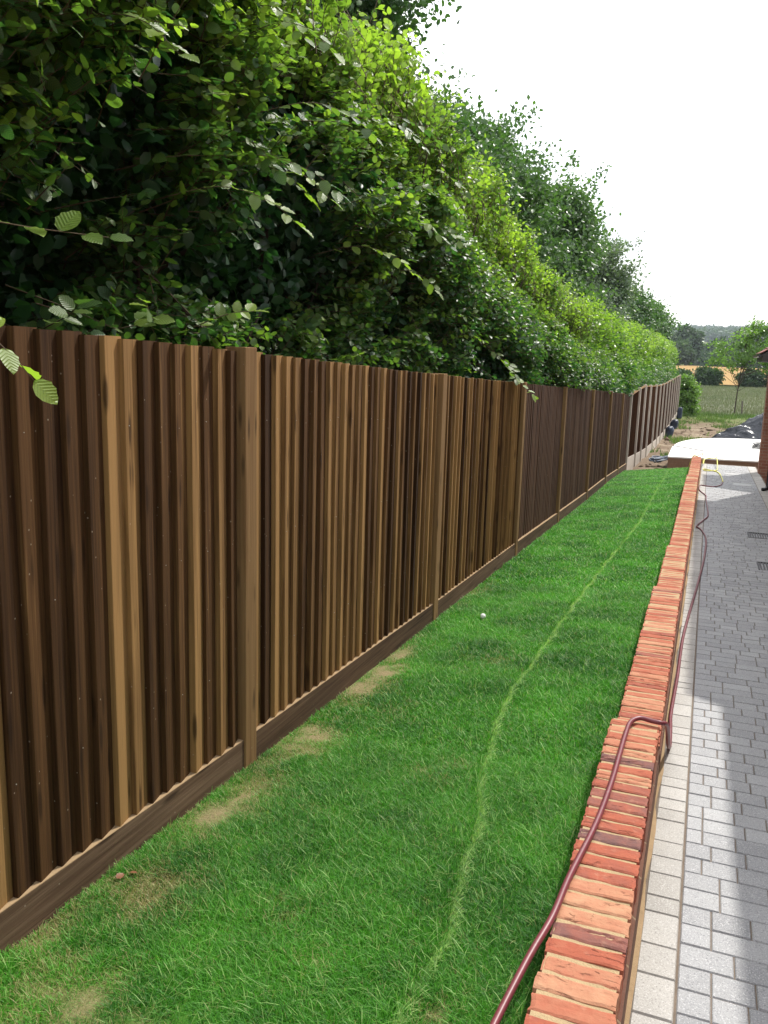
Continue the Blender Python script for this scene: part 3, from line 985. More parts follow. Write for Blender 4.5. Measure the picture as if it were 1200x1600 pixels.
def twig_mesh(name, p0, d, Ln, r0, droop, mat, parent):
    Mn = len(p0)
    ts_ = np.array([0, .5, 1.0])
    C = p0[:, None] + d[:, None] * (Ln[:, None] * ts_)[..., None]
    C[..., 2] -= droop * (Ln[:, None] * ts_) ** 1.6
    x = unit(np.cross(d, np.array([0.1, 0.2, 1.0])))
    y_ = np.cross(d, x)
    rad = r0 * np.array([1, .7, .25])
    V = []
    for a in (0, 2.094, 4.189):
        V.append(C + (x * math.cos(a) + y_ * math.sin(a))[:, None] * rad[None, :, None])
    V = np.stack(V, 2).reshape(-1, 3)       # (M,3 stations,3 ring)
    tf = []
    for s_ in range(2):
        for r in range(3):
            r2 = (r + 1) % 3
            tf.append((s_ * 3 + r, s_ * 3 + r2, (s_ + 1) * 3 + r2, (s_ + 1) * 3 + r))
    F = (np.arange(Mn)[:, None, None] * 9 + np.array(tf)[None]).reshape(-1, 4)
    return mesh_np(name, V, F, mat, parent)

# ------------------------------------------------------------------ hedge
hedge = empty('hedge', (-2.9, 25, -2.6), 'tall leafy green hornbeam hedge rising behind the whole length of the fence', 'hedge')
def htop(y):
    return np.interp(y, [-2, 0, 5, 7, 8.6, 11, 15, 25, 40, 50, 56, 60], [2.3, 2.4, 2.35, 2.25, 2.0, 1.55, 1.15, 1.05, 1.15, 1.15, 0.8, 0.3])
def hface(y, z):
    f = -2.14 + 0.42 * (fbm(y * 0.75, z * 1.0 + 9, 3) - .5) * 2 * 0.6
    near = 1 - sstep(y, 4.5, 8.5)
    f = f - near * 0.22 * (1 - sstep(z, 0.15, 0.7)) + near * 0.28 * sstep(z, .6, 1.3)
    f = f - 1.0 * sstep(z, htop(y) - 1.5, htop(y) + .15) * sstep(y, 2.5, 5) - 0.3 * sstep(z, htop(y) - 0.4, htop(y) + .1)
    f = f + (fbm(y * 2.3 + 7, z * 2.6, 2) - .5) * .35       # shoulder
    mid = sstep(y, 6, 9) * (1 - sstep(y, 20, 30))
    f = f + mid * 0.16
    zf = np.where(z < ztop(y) + 0.05, -2.06, 9)
    return np.minimum(f, zf)

def hedge_zone(y0, y1, n_front, n_top, n_in, k, size, L0, kind, gap, nm):
    Y = rng.uniform(y0, y1, n_front)
    zb = np.interp(Y, [0, 22, 57], [-0.25, -1.05, -1.05])
    H = htop(Y) + (fbm(Y * 1.1, Y * 0 + 4, 3) - .5) * .7
    Z = zb + (H - zb) * rng.random(n_front) ** 0.9
    dep = rng.exponential(0.17, n_front)
    X = hface(Y, Z) - dep
    g = fbm(Y * 1.35 + 40, Z * 1.6, 3)
    thr = gap + (0.11 * (1 - sstep(Y, 3.5, 8)) * (1 - sstep(Z, 0.6, 1.5)))
    keep = g > thr
    X, Y, Z, dep = X[keep], Y[keep], Z[keep], dep[keep]
    d = unit(np.stack([np.full(len(X), .75), rng.normal(-.05, .55, len(X)), rng.normal(.22, .45, len(X))], -1))
    p0 = np.stack([X, Y, Z], -1)
    Ln = L0 * rng.uniform(.5, 1.25, len(X))
    p0 = p0 - d * (Ln * .7)[:, None]
    young = np.clip(rng.normal(.10, .16, len(X)) + (.58 + rng.normal(0, .26, len(X))) * sstep(Z, htop(Y) - 1.7, htop(Y) - .1) - dep * .4, 0, 1)  # yellower towards the top: young growth, plus the sunlit top put into the tint
    # crown of the hedge
    Yt = rng.uniform(y0, y1, n_top)
    Ht = htop(Yt) + (fbm(Yt * 1.1, Yt * 0 + 4, 3) - .5) * .7
    Xt = rng.uniform(-3.7, -2.25, n_top)
    dt = unit(np.stack([rng.normal(.25, .4, n_top), rng.normal(-.1, .4, n_top), np.full(n_top, .9)], -1))
    Lt = L0 * rng.uniform(.6, 1.7, n_top)
    pt = np.stack([Xt, Yt, Ht - .12 - rng.exponential(.12, n_top) - np.where(Xt > -2.6, (Xt + 2.6) * .5, 0)], -1) - dt * (Lt * .55)[:, None]
    yt_ = np.clip(rng.normal(.64, .26, n_top), 0, 1)
    p0 = np.concatenate([p0, pt]); d = np.concatenate([d, dt]); Ln = np.concatenate([Ln, Lt]); young = np.concatenate([young, yt_])
    P, D, Nn, Sz, t, idx = twig_leaves(p0, d, Ln, k, size)
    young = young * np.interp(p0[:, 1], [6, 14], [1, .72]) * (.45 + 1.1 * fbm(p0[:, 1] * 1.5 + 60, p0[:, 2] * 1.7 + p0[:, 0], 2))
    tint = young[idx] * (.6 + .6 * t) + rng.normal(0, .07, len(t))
    rnd = rng.random(len(t)) * .7 + .3 * rng.random(len(p0))[idx]
    if kind != 'far' :
        twig_mesh('twigs', p0, d, Ln, 0.0035, .15, M['tan_twig'], hedge)
    # inner leaves
    Yi = rng.uniform(y0, y1, n_in)
    zbi = np.interp(Yi, [0, 22, 57], [-0.3, -1.1, -1.1])
    Zi = zbi + (htop(Yi) - .1 - zbi) * rng.random(n_in)
    Xi = rng.uniform(-3.9, 0, n_in)
    Xi = np.where(rng.random(n_in) < .5, rng.uniform(-4.6, -3.4, n_in), hface(Yi, Zi) - .25 - rng.random(n_in) * .9)
    Pi = np.stack([Xi, Yi, Zi], -1)
    Di = unit(rng.normal(0, 1, (n_in, 3))); Ni = unit(np.array([.1, 0, .6]) + rng.normal(0, .6, (n_in, 3)))
    print(nm, len(P), n_in)
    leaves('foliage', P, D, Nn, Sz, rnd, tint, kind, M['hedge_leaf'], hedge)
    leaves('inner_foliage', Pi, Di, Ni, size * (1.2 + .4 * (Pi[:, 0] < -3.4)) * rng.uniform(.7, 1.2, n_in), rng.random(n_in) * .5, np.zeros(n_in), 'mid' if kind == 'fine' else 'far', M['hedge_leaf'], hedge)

hedge_zone(-1.5, 7.0, 10500, 3600, 52000, 9, 0.070, 0.38, 'fine', 0.34, 'near')
hedge_zone(7.0, 17.0, 11000, 4200, 40000, 9, 0.076, 0.42, 'mid', 0.33, 'middle')
hedge_zone(17.0, 58.0, 15000, 6500, 45000, 8, 0.12, 0.55, 'far', 0.30, 'far')

# overhanging sprays near the lens and over the fence
def spray(pts, k, size, tint, r0=.003):
    C = np.array(catmull(pts, 6))
    seg = np.linspace(0.15, 1, k) * (len(C) - 1)
    P, D, Nn, Sz = [], [], [], []
    for i, s in enumerate(seg):
        a = int(min(s, len(C) - 2)); f = s - a
        p = C[a] * (1 - f) + C[a + 1] * f
        d = C[a + 1] - C[a]; d /= np.linalg.norm(d)
        nn = unit(np.array([.35, -.25, .8]) + rng.normal(0, .25, 3))
        sdv = np.cross(nn, d); sdv /= np.linalg.norm(sdv)
        last = i == k - 1
        P.append(p); D.append(d * (1 if last else .55) + sdv * (0 if last else (.8 if i % 2 else -.8)) + rng.normal(0, .15, 3))
        Nn.append(nn); Sz.append(size * rng.uniform(.75, 1.1))
    m = MB(); m.tube([tuple(c) for c in C], [r0 * (1 - .7 * i / len(C)) for i in range(len(C))], 5)
    m.build('twig', M['tan_twig'], hedge, smooth=True)
    n_ = len(P)
    leaves('leaves', np.array(P), np.array(D), np.array(Nn), np.array(Sz), rng.random(n_) * .6, np.clip(tint + rng.normal(0, .12, n_), 0, 1), 'fine', M['hedge_leaf'], hedge)
spray([(-2.1, 1.3, 1.35), (-1.7, 1.35, 1.25), (-1.35, 1.38, .90), (-1.20, 1.28, .66), (-1.14, 1.2, .58)], 12, .095, .75)
spray([(-2.2, 1.5, 1.5), (-1.75, 1.5, 1.35), (-1.45, 1.55, 1.05), (-1.32, 1.55, .84)], 10, .09, .6)
for q in range(26):
    yy = random.uniform(1.4, 7.2); zz = random.uniform(.25, 1.7)
    x0 = float(hface(np.array([yy]), np.array([zz]))[0])
    l = random.uniform(.35, .62)
    dy = random.uniform(-.15, .35)
    spray([(x0 - .25, yy, zz), (x0 - .25 + l * .5, yy + dy * .4, zz + .06), (x0 - .25 + l * .85, yy + dy * .8, zz + .01), (x0 - .25 + l * 1.1, yy + dy, zz - .10)], random.randint(9, 14), .078, random.uniform(.1, .7), .0025)
spray([(-2.4, 1.6, .34), (-2.0, 1.75, .34), (-1.80, 1.95, .32), (-1.66, 2.08, .31)], 8, .09, .35)
spray([(-2.3, 1.45, .10), (-1.95, 1.5, .12), (-1.74, 1.62, .06), (-1.66, 1.68, -.02), (-1.62, 1.72, -.09)], 7, .08, .6)
spray([(-2.3, 3.3, .05), (-2.05, 3.2, .12), (-1.95, 3.25, .16), (-1.88, 3.3, .17)], 9, .07, .55)
spray([(-2.5, 3.0, .05), (-2.1, 2.85, .10), (-1.98, 2.7, .12), (-1.92, 2.6, .16)], 10, .08, .35)
spray([(-2.5, 2.6, .02), (-2.2, 2.5, .10), (-2.05, 2.4, .14)], 9, .085, .2)
spray([(-2.5, 8.2, .4), (-2.1, 8.35, .1), (-1.88, 8.5, -.16), (-1.78, 8.7, -.30), (-1.72, 8.85, -.37)], 14, .09, .5)
spray([(-2.5, 8.6, .3), (-2.1, 8.6, .05), (-1.9, 8.5, -.08), (-1.8, 8.3, -.2)], 14, .085, .3)
spray([(-2.6, 6.2, 2.3), (-2.5, 6.3, 2.7), (-2.42, 6.35, 2.95), (-2.38, 6.4, 3.05)], 10, .085, .8)
spray([(-2.6, 5.0, 2.3), (-2.4, 5.1, 2.6), (-2.3, 5.3, 2.75)], 9, .085, .85)

# hedge stems and limbs
for i, (yy, xx, hgt) in enumerate([(.5, -3.05, 2.3), (1.35, -3.0, 2.4), (2.5, -3.1, 2.5), (3.9, -3.0, 2.3), (5.2, -3.05, 2.4), (7.2, -2.8, 2.2), (8.7, -2.8, 2.0), (10.4, -2.8, 1.6), (12.5, -2.8, 1.3), (15, -2.8, 1.2)]):
    m = MB()
    hgt = min(hgt, float(htop(yy)) - .45)
    z0 = float(zF(yy)) - .1
    pts = catmull([(xx, yy, z0), (xx + .06, yy + .05, -1.0), (xx - .03, yy - .06, -.2), (xx + .12, yy + .1, hgt * .45), (xx + .05, yy + .2, hgt * .8), (xx + .1, yy + .15, hgt)], 4)
    m.tube(pts, [.05 * (1 - .75 * j / len(pts)) for j in range(len(pts))], 8)
    for q in range(6):
        zq = -.9 + q * (hgt + .3) / 6
        a = random.uniform(-1.1, 1.1)
        p0 = (xx + .04, yy + .03, zq)
        l = random.uniform(.5, .85)
        pts = catmull([p0, (xx + .25 * l, yy + .35 * l * math.sin(a), zq + .25), (xx + .55 * l, yy + .8 * l * math.sin(a), zq + .42), (xx + .72 * l, yy + 1.1 * l * math.sin(a), zq + .75)], 4)
        m.tube(pts, [.02 * (1 - .8 * j / len(pts)) for j in range(len(pts))], 6)
    m.build('stem', M['bark'], hedge, smooth=True)
m = MB()
m.tube(catmull([(-2.75, 4.35, -.6), (-2.55, 4.2, -.25), (-2.35, 3.75, .05), (-2.3, 3.5, .12), (-2.42, 3.25, .35), (-2.7, 3.0, .6)], 5), [.024 * (1 - .8 * j / 26) for j in range(26)], 7)
m.build('branch', M['bark'], hedge, smooth=True)

# ------------------------------------------------------------------ trees behind the hedge
def tree(name, label, cat, loc, h, blobs, ncl, per, lsize, mat, trunk_r=.16, kind='far', clr=.5, tintm=.2, group=None, shoots=0):
    """blobs: ellipsoids (cx,cy,cz,rx,ry,rz) relative to the foot"""
    e = empty(name, loc, label, cat, group)
    L0 = np.array(loc)
    vol = np.array([b[3] * b[4] * b[5] for b in blobs]) ** .67
    vol = vol / vol.sum()
    C = []
    for i in rng.choice(len(blobs), ncl, p=vol):
        b = blobs[i]
        u = unit(rng.normal(0, 1, 3)); r = rng.random() ** .30
        C.append(np.array(b[:3]) + u * r * np.array(b[3:]))
    C = np.array(C)
    tb = MB()
    top = max(b[2] for b in blobs)
    mc = np.mean([b[:2] for b in blobs], axis=0)
    tp = catmull([(0, 0, -.2), (.05, .02, h * .2), (mc[0] * .25, mc[1] * .25, h * .5), (mc[0] * .6, mc[1] * .6, top)], 5)
    tb.tube([tuple(np.array(p) + L0) for p in tp], [trunk_r * (1 - .85 * j / len(tp)) for j in range(len(tp))], 9)
    tb.build('trunk', M['bark'], e, smooth=True)
    lb = MB()
    for c in C[:: max(1, len(C) // 34)]:
        q = tp[min(len(tp) - 1, int(len(tp) * rng.uniform(.4, .9)))]
        mid = (np.array(q) + c) / 2 + np.array([0, 0, -.1 * h * .3])
        pts = catmull([q, tuple(mid), tuple(c)], 4)
        lb.tube([tuple(np.array(p) + L0) for p in pts], [trunk_r * .32 * (1 - .8 * j / len(pts)) for j in range(len(pts))], 5)
    lb.build('limbs', M['bark'], e, smooth=True)
    per = int(per * 3.6); lsize *= 1.1
    n = ncl * per
    ci = np.repeat(np.arange(ncl), per)
    P = C[ci] + rng.normal(0, 1, (n, 3)) * np.array([clr, clr, clr * .62]) * .42 * rng.uniform(.6, 1.25, ncl)[ci][:, None]
    if shoots:
        # loose leading shoots that break the outline
        q = []
        for s in range(shoots):
            c = C[rng.integers(ncl)]
            dr = unit(np.array([rng.normal(.5, .5), rng.normal(-.2, .5), abs(rng.normal(.7, .4))]))
            tt = rng.random(per // 2)
            q.append(c + dr * tt[:, None] * clr * 1.9 + rng.normal(0, .17 * clr, (per // 2, 3)))
        q = np.concatenate(q); P = np.concatenate([P, q]); ci = np.concatenate([ci, rng.integers(0, ncl, len(q))]); n = len(P)
    out = P - np.array([mc[0], mc[1], np.mean([b[2] for b in blobs])])
    D = unit(unit(out) * .5 + rng.normal(0, .7, (n, 3)) + np.array([0, 0, -.15]))
    Nn = unit(unit(out) * .5 + np.array([0, 0, .6]) + rng.normal(0, .5, (n, 3)))
    tint = np.clip(rng.normal(tintm, .15, ncl)[ci] + rng.normal(0, .1, n), 0, 1)
    rnd = .55 * rng.random(n) + .45 * rng.random(ncl)[ci]
    leaves('crown', P + L0, D, Nn, lsize * rng.uniform(.65, 1.2, n), rnd, tint, kind, mat, e)
    return e

GT = 'trees behind the hedge'
tree('broadleaf_tree', 'tallest dark green tree behind the hedge, cut off by the top of the picture', 'tree', (-8.9, 17, -2.6), 13,
     [(0, 0, 7.5, 2.9, 3.2, 4.6), (1.4, -1.5, 7.6, 1.6, 1.8, 2.6), (1.7, .8, 5.4, 1.5, 2.0, 2.2), (-1, -3, 8, 2.5, 2.6, 4.2), (.6, .5, 10.3, 2.3, 2.2, 2.6)], 330, 80, .13, M['tree_leaf'], .22, 'mid', 1.0, .12, shoots=4, group=GT)
tree('broadleaf_tree', 'dark tree close behind the near end of the hedge', 'tree', (-7.2, 5.0, -2.1), 8,
     [(0, 0, 3.6, 2.0, 3.4, 3.0), (.4, 3.2, 3.8, 1.8, 2.4, 3.0), (.3, -3, 3.6, 1.8, 2.2, 2.6)], 200, 50, .15, M['tree_leaf'], .2, 'far', 1.1, .1, group=GT)
tree('broadleaf_tree', 'full dark green tree between the tallest tree and the twiggy one', 'tree', (-8.1, 21.5, -2.8), 11,
     [(0, 0, 5.6, 2.3, 2.6, 3.4), (.9, .5, 7.2, 1.5, 2.0, 2.0), (1.2, -1, 4.6, 1.4, 2.0, 2.0)], 200, 56, .14, M['tree_leaf'], .18, 'far', 1.0, .15, shoots=8, group=GT)
tree('broadleaf_tree', 'green tree with loose twigs against the sky, beside the tallest tree', 'tree', (-7.9, 26, -2.9), 11,
     [(0, 0, 6.6, 2.1, 2.4, 3.2), (1.2, -.5, 5.2, 1.5, 2.0, 2.2), (1.2, 1.5, 7.2, 1.3, 1.5, 2.4), (.4, .4, 8.6, 1.4, 1.5, 1.6)], 210, 70, .15, M['tree_leaf'], .18, 'far', .95, .2, shoots=22, group=GT)
tree('broadleaf_tree', 'rounded mid green tree in the middle of the row behind the hedge', 'tree', (-7.7, 37, -3.3), 11,
     [(0, 0, 6.6, 2.2, 2.8, 3.4), (.9, .5, 8.6, 1.5, 2.0, 1.9), (1.0, -1.5, 5.4, 1.6, 2.0, 2.4)], 190, 70, .19, M['tree_leaf'], .18, 'far', 1.1, .28, shoots=14, group=GT)
tree('willow_tree', 'airy grey-green tree with fine leaves, behind the far half of the hedge', 'tree', (-7.3, 53, -3.4), 11.5,
     [(0, 0, 7.0, 1.9, 2.6, 3.8), (.9, .8, 9.0, 1.2, 1.7, 2.2), (.4, -1.2, 5.0, 1.8, 2.2, 2.4)], 150, 70, .17, M['grey_leaf'], .16, 'far', 1.1, .35, shoots=18, group=GT)
tree('broadleaf_tree', 'low bushy tree between the airy grey-green tree and the smallest one', 'tree', (-6.9, 65, -3.2), 9,
     [(0, 0, 5.4, 2.1, 3.0, 3.2), (.8, .6, 6.4, 1.4, 2.0, 1.8)], 110, 46, .22, M['tree_leaf'], .15, 'far', 1.2, .3, shoots=6, group=GT)
tree('broadleaf_tree', 'smallest tree of the row behind the hedge, at its far end', 'tree', (-6.6, 79, -3.1), 8.5,
     [(0, 0, 5.0, 2.5, 3.2, 2.9), (.9, .6, 6.6, 1.5, 2.0, 1.6)], 120, 60, .26, M['tree_leaf'], .15, 'far', 1.3, .35, shoots=12, group=GT)
tree('leafy_shrub', 'light green leafy shrub at the far end of the panel fence', 'shrub', (-1.45, 58.5, -3.3), 2.4,
     [(0, 0, 1.3, .55, .8, 1.3), (.25, -.3, .8, .45, .6, .8), (-.4, .6, 2.0, .5, .7, .6)], 36, 50, .16, M['young_leaf'], .04, 'far', .42, .4)

# young tree with stake
tree('young_tree', 'slender young tree with thin bare stem and light green crown in the meadow', 'tree', (1.62, 64, -3.35), 6.2,
     [(-.2, 0, 4.5, 1.6, 1.5, 1.5), (1.5, .3, 4.8, 1.3, 1.3, 1.4), (.7, 0, 6.0, .8, .8, .7), (-1.1, -.3, 3.6, .8, .8, .6), (2.2, .3, 3.7, .8, .8, .7)], 56, 16, .20, M['young_leaf'], .055, 'far', .6, .3, shoots=5)
st = MB(); st.tube([(2.05, 62, -3.4), (2.0, 62, -2.35)], .05, 7)
tag(st.build('wooden_stake', M['stake'], None, loc=(2.05, 62, -3.3)), 'short dark wooden stake in the ground beside the young tree', 'stake')

# bushes along the meadow edge
GB = 'bushes along the meadow edge'
for nm, lb, x, yy, h, w in (('bush', 'wide dark green bush left of the young tree at the meadow edge', -.5, 117, 2.5, 1.25), ('bush', 'dark green bush right of the young tree, beside the brick pier', 4.5, 117, 2.3, 1.2),
                            ('bush', 'low rounded bush at the meadow edge, nearest the hedge end', -3.6, 118, 1.9, .8), ('bush', 'dark bush hidden partly behind the brick pier', 8.2, 118, 2.6, 1.5)):
    tree(nm, lb, 'bush', (x, yy, -2.75), h, [(0, 0, h * .45, w, 1.6, h * .5), (w * .5, .2, h * .4, w * .6, 1.4, h * .42), (-w * .5, -.2, h * .42, w * .6, 1.4, h * .40)], 60, 40, .34, M['far_leaf'], .1, 'far', .7, .15, group=GB)

# far wood
def crown_cloud(cx, cy, cz, rx, ry, rz, n, size):
    u = unit(rng.normal(0, 1, (n, 3))); r = rng.random(n) ** .22
    lump = 1 + .28 * (fbm(u[:, 0] * 2.2 + cx, u[:, 2] * 2.2 + cy, 2) - .5) * 2
    P = np.array([cx, cy, cz]) + u * (r * lump)[:, None] * np.array([rx, ry, rz])
    Nn = unit(u + np.array([0, 0, .3]) + rng.normal(0, .35, (n, 3))); D = unit(rng.normal(0, 1, (n, 3)))
    return P, D, Nn, size * rng.uniform(.6, 1.3, n), np.clip(.5 * rng.random(n) + .5 * rng.random(), 0, 1)
GW = 'single trees standing out of the distant wood'
for lb, x, yy, top, rx in (('large rounded dark tree at the left end of the distant wood', -8.5, 285, 11.5, 5.2),
                           ('dark round-headed tree in front of the distant wood, left of the wheat field', -10, 262, 6.2, 4.0),
                           ('broad tree of the distant wood, seen behind the young tree', 9.5, 295, 11.8, 5.5),
                           ('tall tree of the distant wood above the brick pier', 17, 300, 13.2, 5.5),
                           ('mid-height tree in the middle of the distant wood', 0.5, 330, 8.2, 5.5)):
    base = float(zG(yy))
    e = empty('distant_tree', (x, yy, base), lb, 'tree', GW)
    hh = top - base
    P, D, Nn, Sz, rn = crown_cloud(x, yy, base + hh * .55, rx, rx, hh * .46, 2600, 1.25)
    leaves('crown', P, D, Nn, Sz, rn, rng.normal(.15, .15, len(P)), 'far', M['far_leaf'], e)
    tb = MB(); tb.tube([(x, yy, base - .3), (x, yy, base + hh * .5)], [.4, .2], 7); tb.build('trunk', M['bark'], e, smooth=True)
acc = [[], [], [], [], []]
for i in range(80):
    yy = random.uniform(272, 300) if i < 34 else random.uniform(310, 430)
    x = random.uniform(-.12, .16) * yy
    top = yy * (random.uniform(.004, .014) if i < 34 else random.uniform(.014, .030))
    if x / yy > .03: top += yy * .008
    base = float(zG(yy)) - .3
    hh = max(3, top - base)
    rx = random.uniform(3, 5.5)
    for a, v in zip(acc, crown_cloud(x, yy, base + hh * .5, rx, rx, hh * .52, 900, 1.5)): a.append(v)
P, D, Nn, Sz, rn = [np.concatenate(a) for a in acc]
w_ = leaves('distant_woodland', P, D, Nn, Sz, rn, rng.normal(.12, .15, len(P)), 'far', M['far_leaf'], None)
tag(w_, 'dense blue-green woodland beyond the wheat field', 'woodland', kind='stuff')
acc = [[], [], [], [], []]
for i in range(420):
    yy = random.uniform(900, 1700)
    x = random.uniform(-.12, .14) * yy
    base = float(zground(np.array([x]), np.array([yy]))[0])
    rx = random.uniform(7, 14)
    for a, v in zip(acc, crown_cloud(x, yy, base + 4, rx, rx, 7, 90, 5.0)): a.append(v)
P, D, Nn, Sz, rn = [np.concatenate(a) for a in acc]
w_ = leaves('hill_woodland', P, D, Nn, Sz, rn, rng.normal(.12, .15, len(P)), 'far', M['far_leaf'], None)
tag(w_, 'faint bluish woods on the hill at the horizon', 'woodland', kind='stuff')

# ------------------------------------------------------------------ grass
STRIPE = np.array([(-.61, 1.88), (-.60, 2.18), (-.69, 2.92), (-.82, 3.60), (-.91, 4.40), (-.90, 5.5), (-.89, 6.9), (-.87, 9.1), (-.77, 12.1), (-.78, 19.8)])
def blades(n, y0, y1, w, hmin, hmax):
    X = rng.uniform(-1.86, -.288, n); Y = rng.uniform(y0, y1, n)
    dm = drymask(X, Y)
    clump = fbm(X * 7, Y * 7, 3)
    keep = rng.random(n) > dm * .15
    X, Y, dm, clump = X[keep], Y[keep], dm[keep], clump[keep]
    n = len(X)
    sx = np.interp(Y, STRIPE[:, 1], STRIPE[:, 0]) + .008 * np.sin(Y * 9) + .005 * np.sin(Y * 23)
    ds = np.abs(X - sx)
    on = np.exp(-(ds / (.0075 + .0006 * Y)) ** 2) * np.interp(Y, [1.5, 2.6, 4.5, 10, 14, 20], [1, 1, 1, .9, .55, .25]) * sstep(fbm(Y * 5, Y * 0, 3), .08, .45)
    H = rng.uniform(hmin, hmax, n) * (.72 + .5 * clump) * (1 - .55 * dm) * (1 + .05 * on)
    tall = (rng.random(n) < .042).astype(float)
    H = H * (1 + .45 * tall)
    az = rng.uniform(0, 2 * np.pi, n)
    lean = np.clip(rng.normal(.75, .35, n), .05, 1.7)
    dirx, diry = np.cos(az), np.sin(az)
    dirx = dirx * (1 - on * .7) + on * .8
    px, py = -diry, dirx
    W = w * rng.uniform(.7, 1.3, n) * (1 + .3 * on)
    zb = zL(X, Y) - .006
    st = [(0, 1.0), (.4, .9), (.75, .6), (1.0, 0)]
    V = []
    for (t, ww) in st:
        off = lean * H * t ** 1.8
        zz = zb + H * (t - .28 * np.minimum(lean, 1.4) * t * t)
        cx, cy = X + dirx * off, Y + diry * off
        if ww == 0: V.append(np.stack([cx, cy, zz], -1))
        else:
            V.append(np.stack([cx - px * W * ww * .5, cy - py * W * ww * .5, zz], -1))
            V.append(np.stack([cx + px * W * ww * .5, cy + py * W * ww * .5, zz], -1))
    V = np.stack(V, 1)
    tf = np.array([(0, 1, 3), (0, 3, 2), (2, 3, 5), (2, 5, 4), (4, 5, 6)])
    F = (np.arange(n)[:, None, None] * 7 + tf[None]).reshape(-1, 3)
    patch = fbm(X * 3.1 + 9, Y * 3.1, 3)
    rnd = np.clip(.75 * rng.random(n) + 1.5 * (patch - .42), 0, 1)
    pale = np.clip(on * 1.15 + tall * rng.uniform(.2, .8, n), 0, 1)
    dry = np.clip((rng.random(n) < dm * .8) * rng.uniform(.5, 1, n) + (rng.random(n) < .05) * .6, 0, 1)
    return V.reshape(-1, 3), F, [np.repeat(a, 7) for a in (rnd, pale, dry)]
Vs, Fs, A = [], [], [[], [], []]
o = 0
for args in ((270000, 1.15, 3.6, .0024, .022, .046), (150000, 3.6, 7.5, .0036, .022, .044), (150000, 7.5, 21.85, .0075, .024, .042), (9000, -2.5, 1.15, .008, .03, .06)):
    V, F, at = blades(*args)
    Vs.append(V); Fs.append(F + o); o += len(V)
    for q in range(3): A[q].append(at[q])
gr = mesh_np('grass', np.concatenate(Vs), np.concatenate(Fs), M['grass'], None, {'rnd': np.concatenate(A[0]), 'pale': np.concatenate(A[1]), 'dry': np.concatenate(A[2])})
tag(gr, 'bright green lawn grass between the fence and the brick wall', 'grass', kind='stuff')

# clods and stones on the bare soil
nC = 1500
Xc = rng.uniform(-1.75, 5.5, nC); Yc = rng.uniform(22.3, 57, nC)
kc = (Xc < -1.05) | (Yc > 32.2)
Xc, Yc = Xc[kc], Yc[kc]; nC = len(Xc)
rc = .015 + rng.exponential(.022, nC)
oc = np.array([(1, 0, 0), (-1, 0, 0), (0, 1, 0), (0, -1, 0), (0, 0, 1), (0, 0, -1)], float)
Vc = (oc[None] + rng.normal(0, .3, (nC, 6, 3))) * rc[:, None, None] * np.array([1.2, 1.2, .7]) + np.stack([Xc, Yc, zground(Xc, Yc) + rc * .2], -1)[:, None]
fo = np.array([(0, 2, 4), (2, 1, 4), (1, 3, 4), (3, 0, 4), (2, 0, 5), (1, 2, 5), (3, 1, 5), (0, 3, 5)])
tag(mesh_np('rubble', Vc.reshape(-1, 3), (np.arange(nC)[:, None, None] * 6 + fo[None]).reshape(-1, 3), M['ground'], None), 'loose clods and stones scattered on the bare soil', 'rubble', kind='stuff')

# rough weeds and meadow grass
def tufts(name, n, x0, x1, y0, y1, h, w, zf, mask, pale, dry, label, mat):
    X = rng.uniform(x0, x1, n); Y = rng.uniform(y0, y1, n)
    k = mask(X, Y)
    X, Y = X[k], Y[k]; n = len(X)
    H = h * rng.uniform(.5, 1.3, n); az = rng.uniform(0, 6.28, n); ln = rng.uniform(.1, .7, n)
    dx, dy = np.cos(az), np.sin(az)
    zb = zf(X, Y)
    V = np.stack([np.stack([X - dy * w, Y + dx * w, zb], -1), np.stack([X + dy * w, Y - dx * w, zb], -1), np.stack([X + dx * ln * H, Y + dy * ln * H, zb + H], -1)], 1)
    F = np.arange(n * 3).reshape(-1, 3)
    rep = lambda a: np.repeat(a, 3)
    ob = mesh_np(name, V.reshape(-1, 3), F, mat, None, {'rnd': rep(np.clip(fbm(X * .35, Y * .12, 3) * 1.6 - .3 + rng.normal(0, .15, n), 0, 1)), 'tint': rep(np.clip(rng.normal(pale, .2, n), 0, 1)), 'pale': rep(np.clip(rng.normal(pale, .2, n), 0, 1)), 'dry': rep(np.clip(rng.normal(dry, .25, n), 0, 1))})
    return tag(ob, label, 'grass', kind='stuff')
zg1 = lambda X, Y: zground(X, Y)
tufts('weeds', 26000, -2.2, 6, 24, 66, .22, .02, zg1, lambda X, Y: (fbm(X * .8, Y * .5, 3) > np.interp(Y, [24, 46, 56, 62, 66], [.66, .60, .50, .25, .1])) & ((X < -1.1) | (Y > 32.5)), .35, .12, 'patches of green weeds on the bare soil behind the terrace', M['weed'])
tufts('meadow_grass', 70000, -14, 24, 62, 120, .26, .03, lambda X, Y: zG(Y) - .04, lambda X, Y: rng.random(len(X)) < .9, .3, .45, 'tall greyish seeding grass in the meadow', M['meadow_blade'])

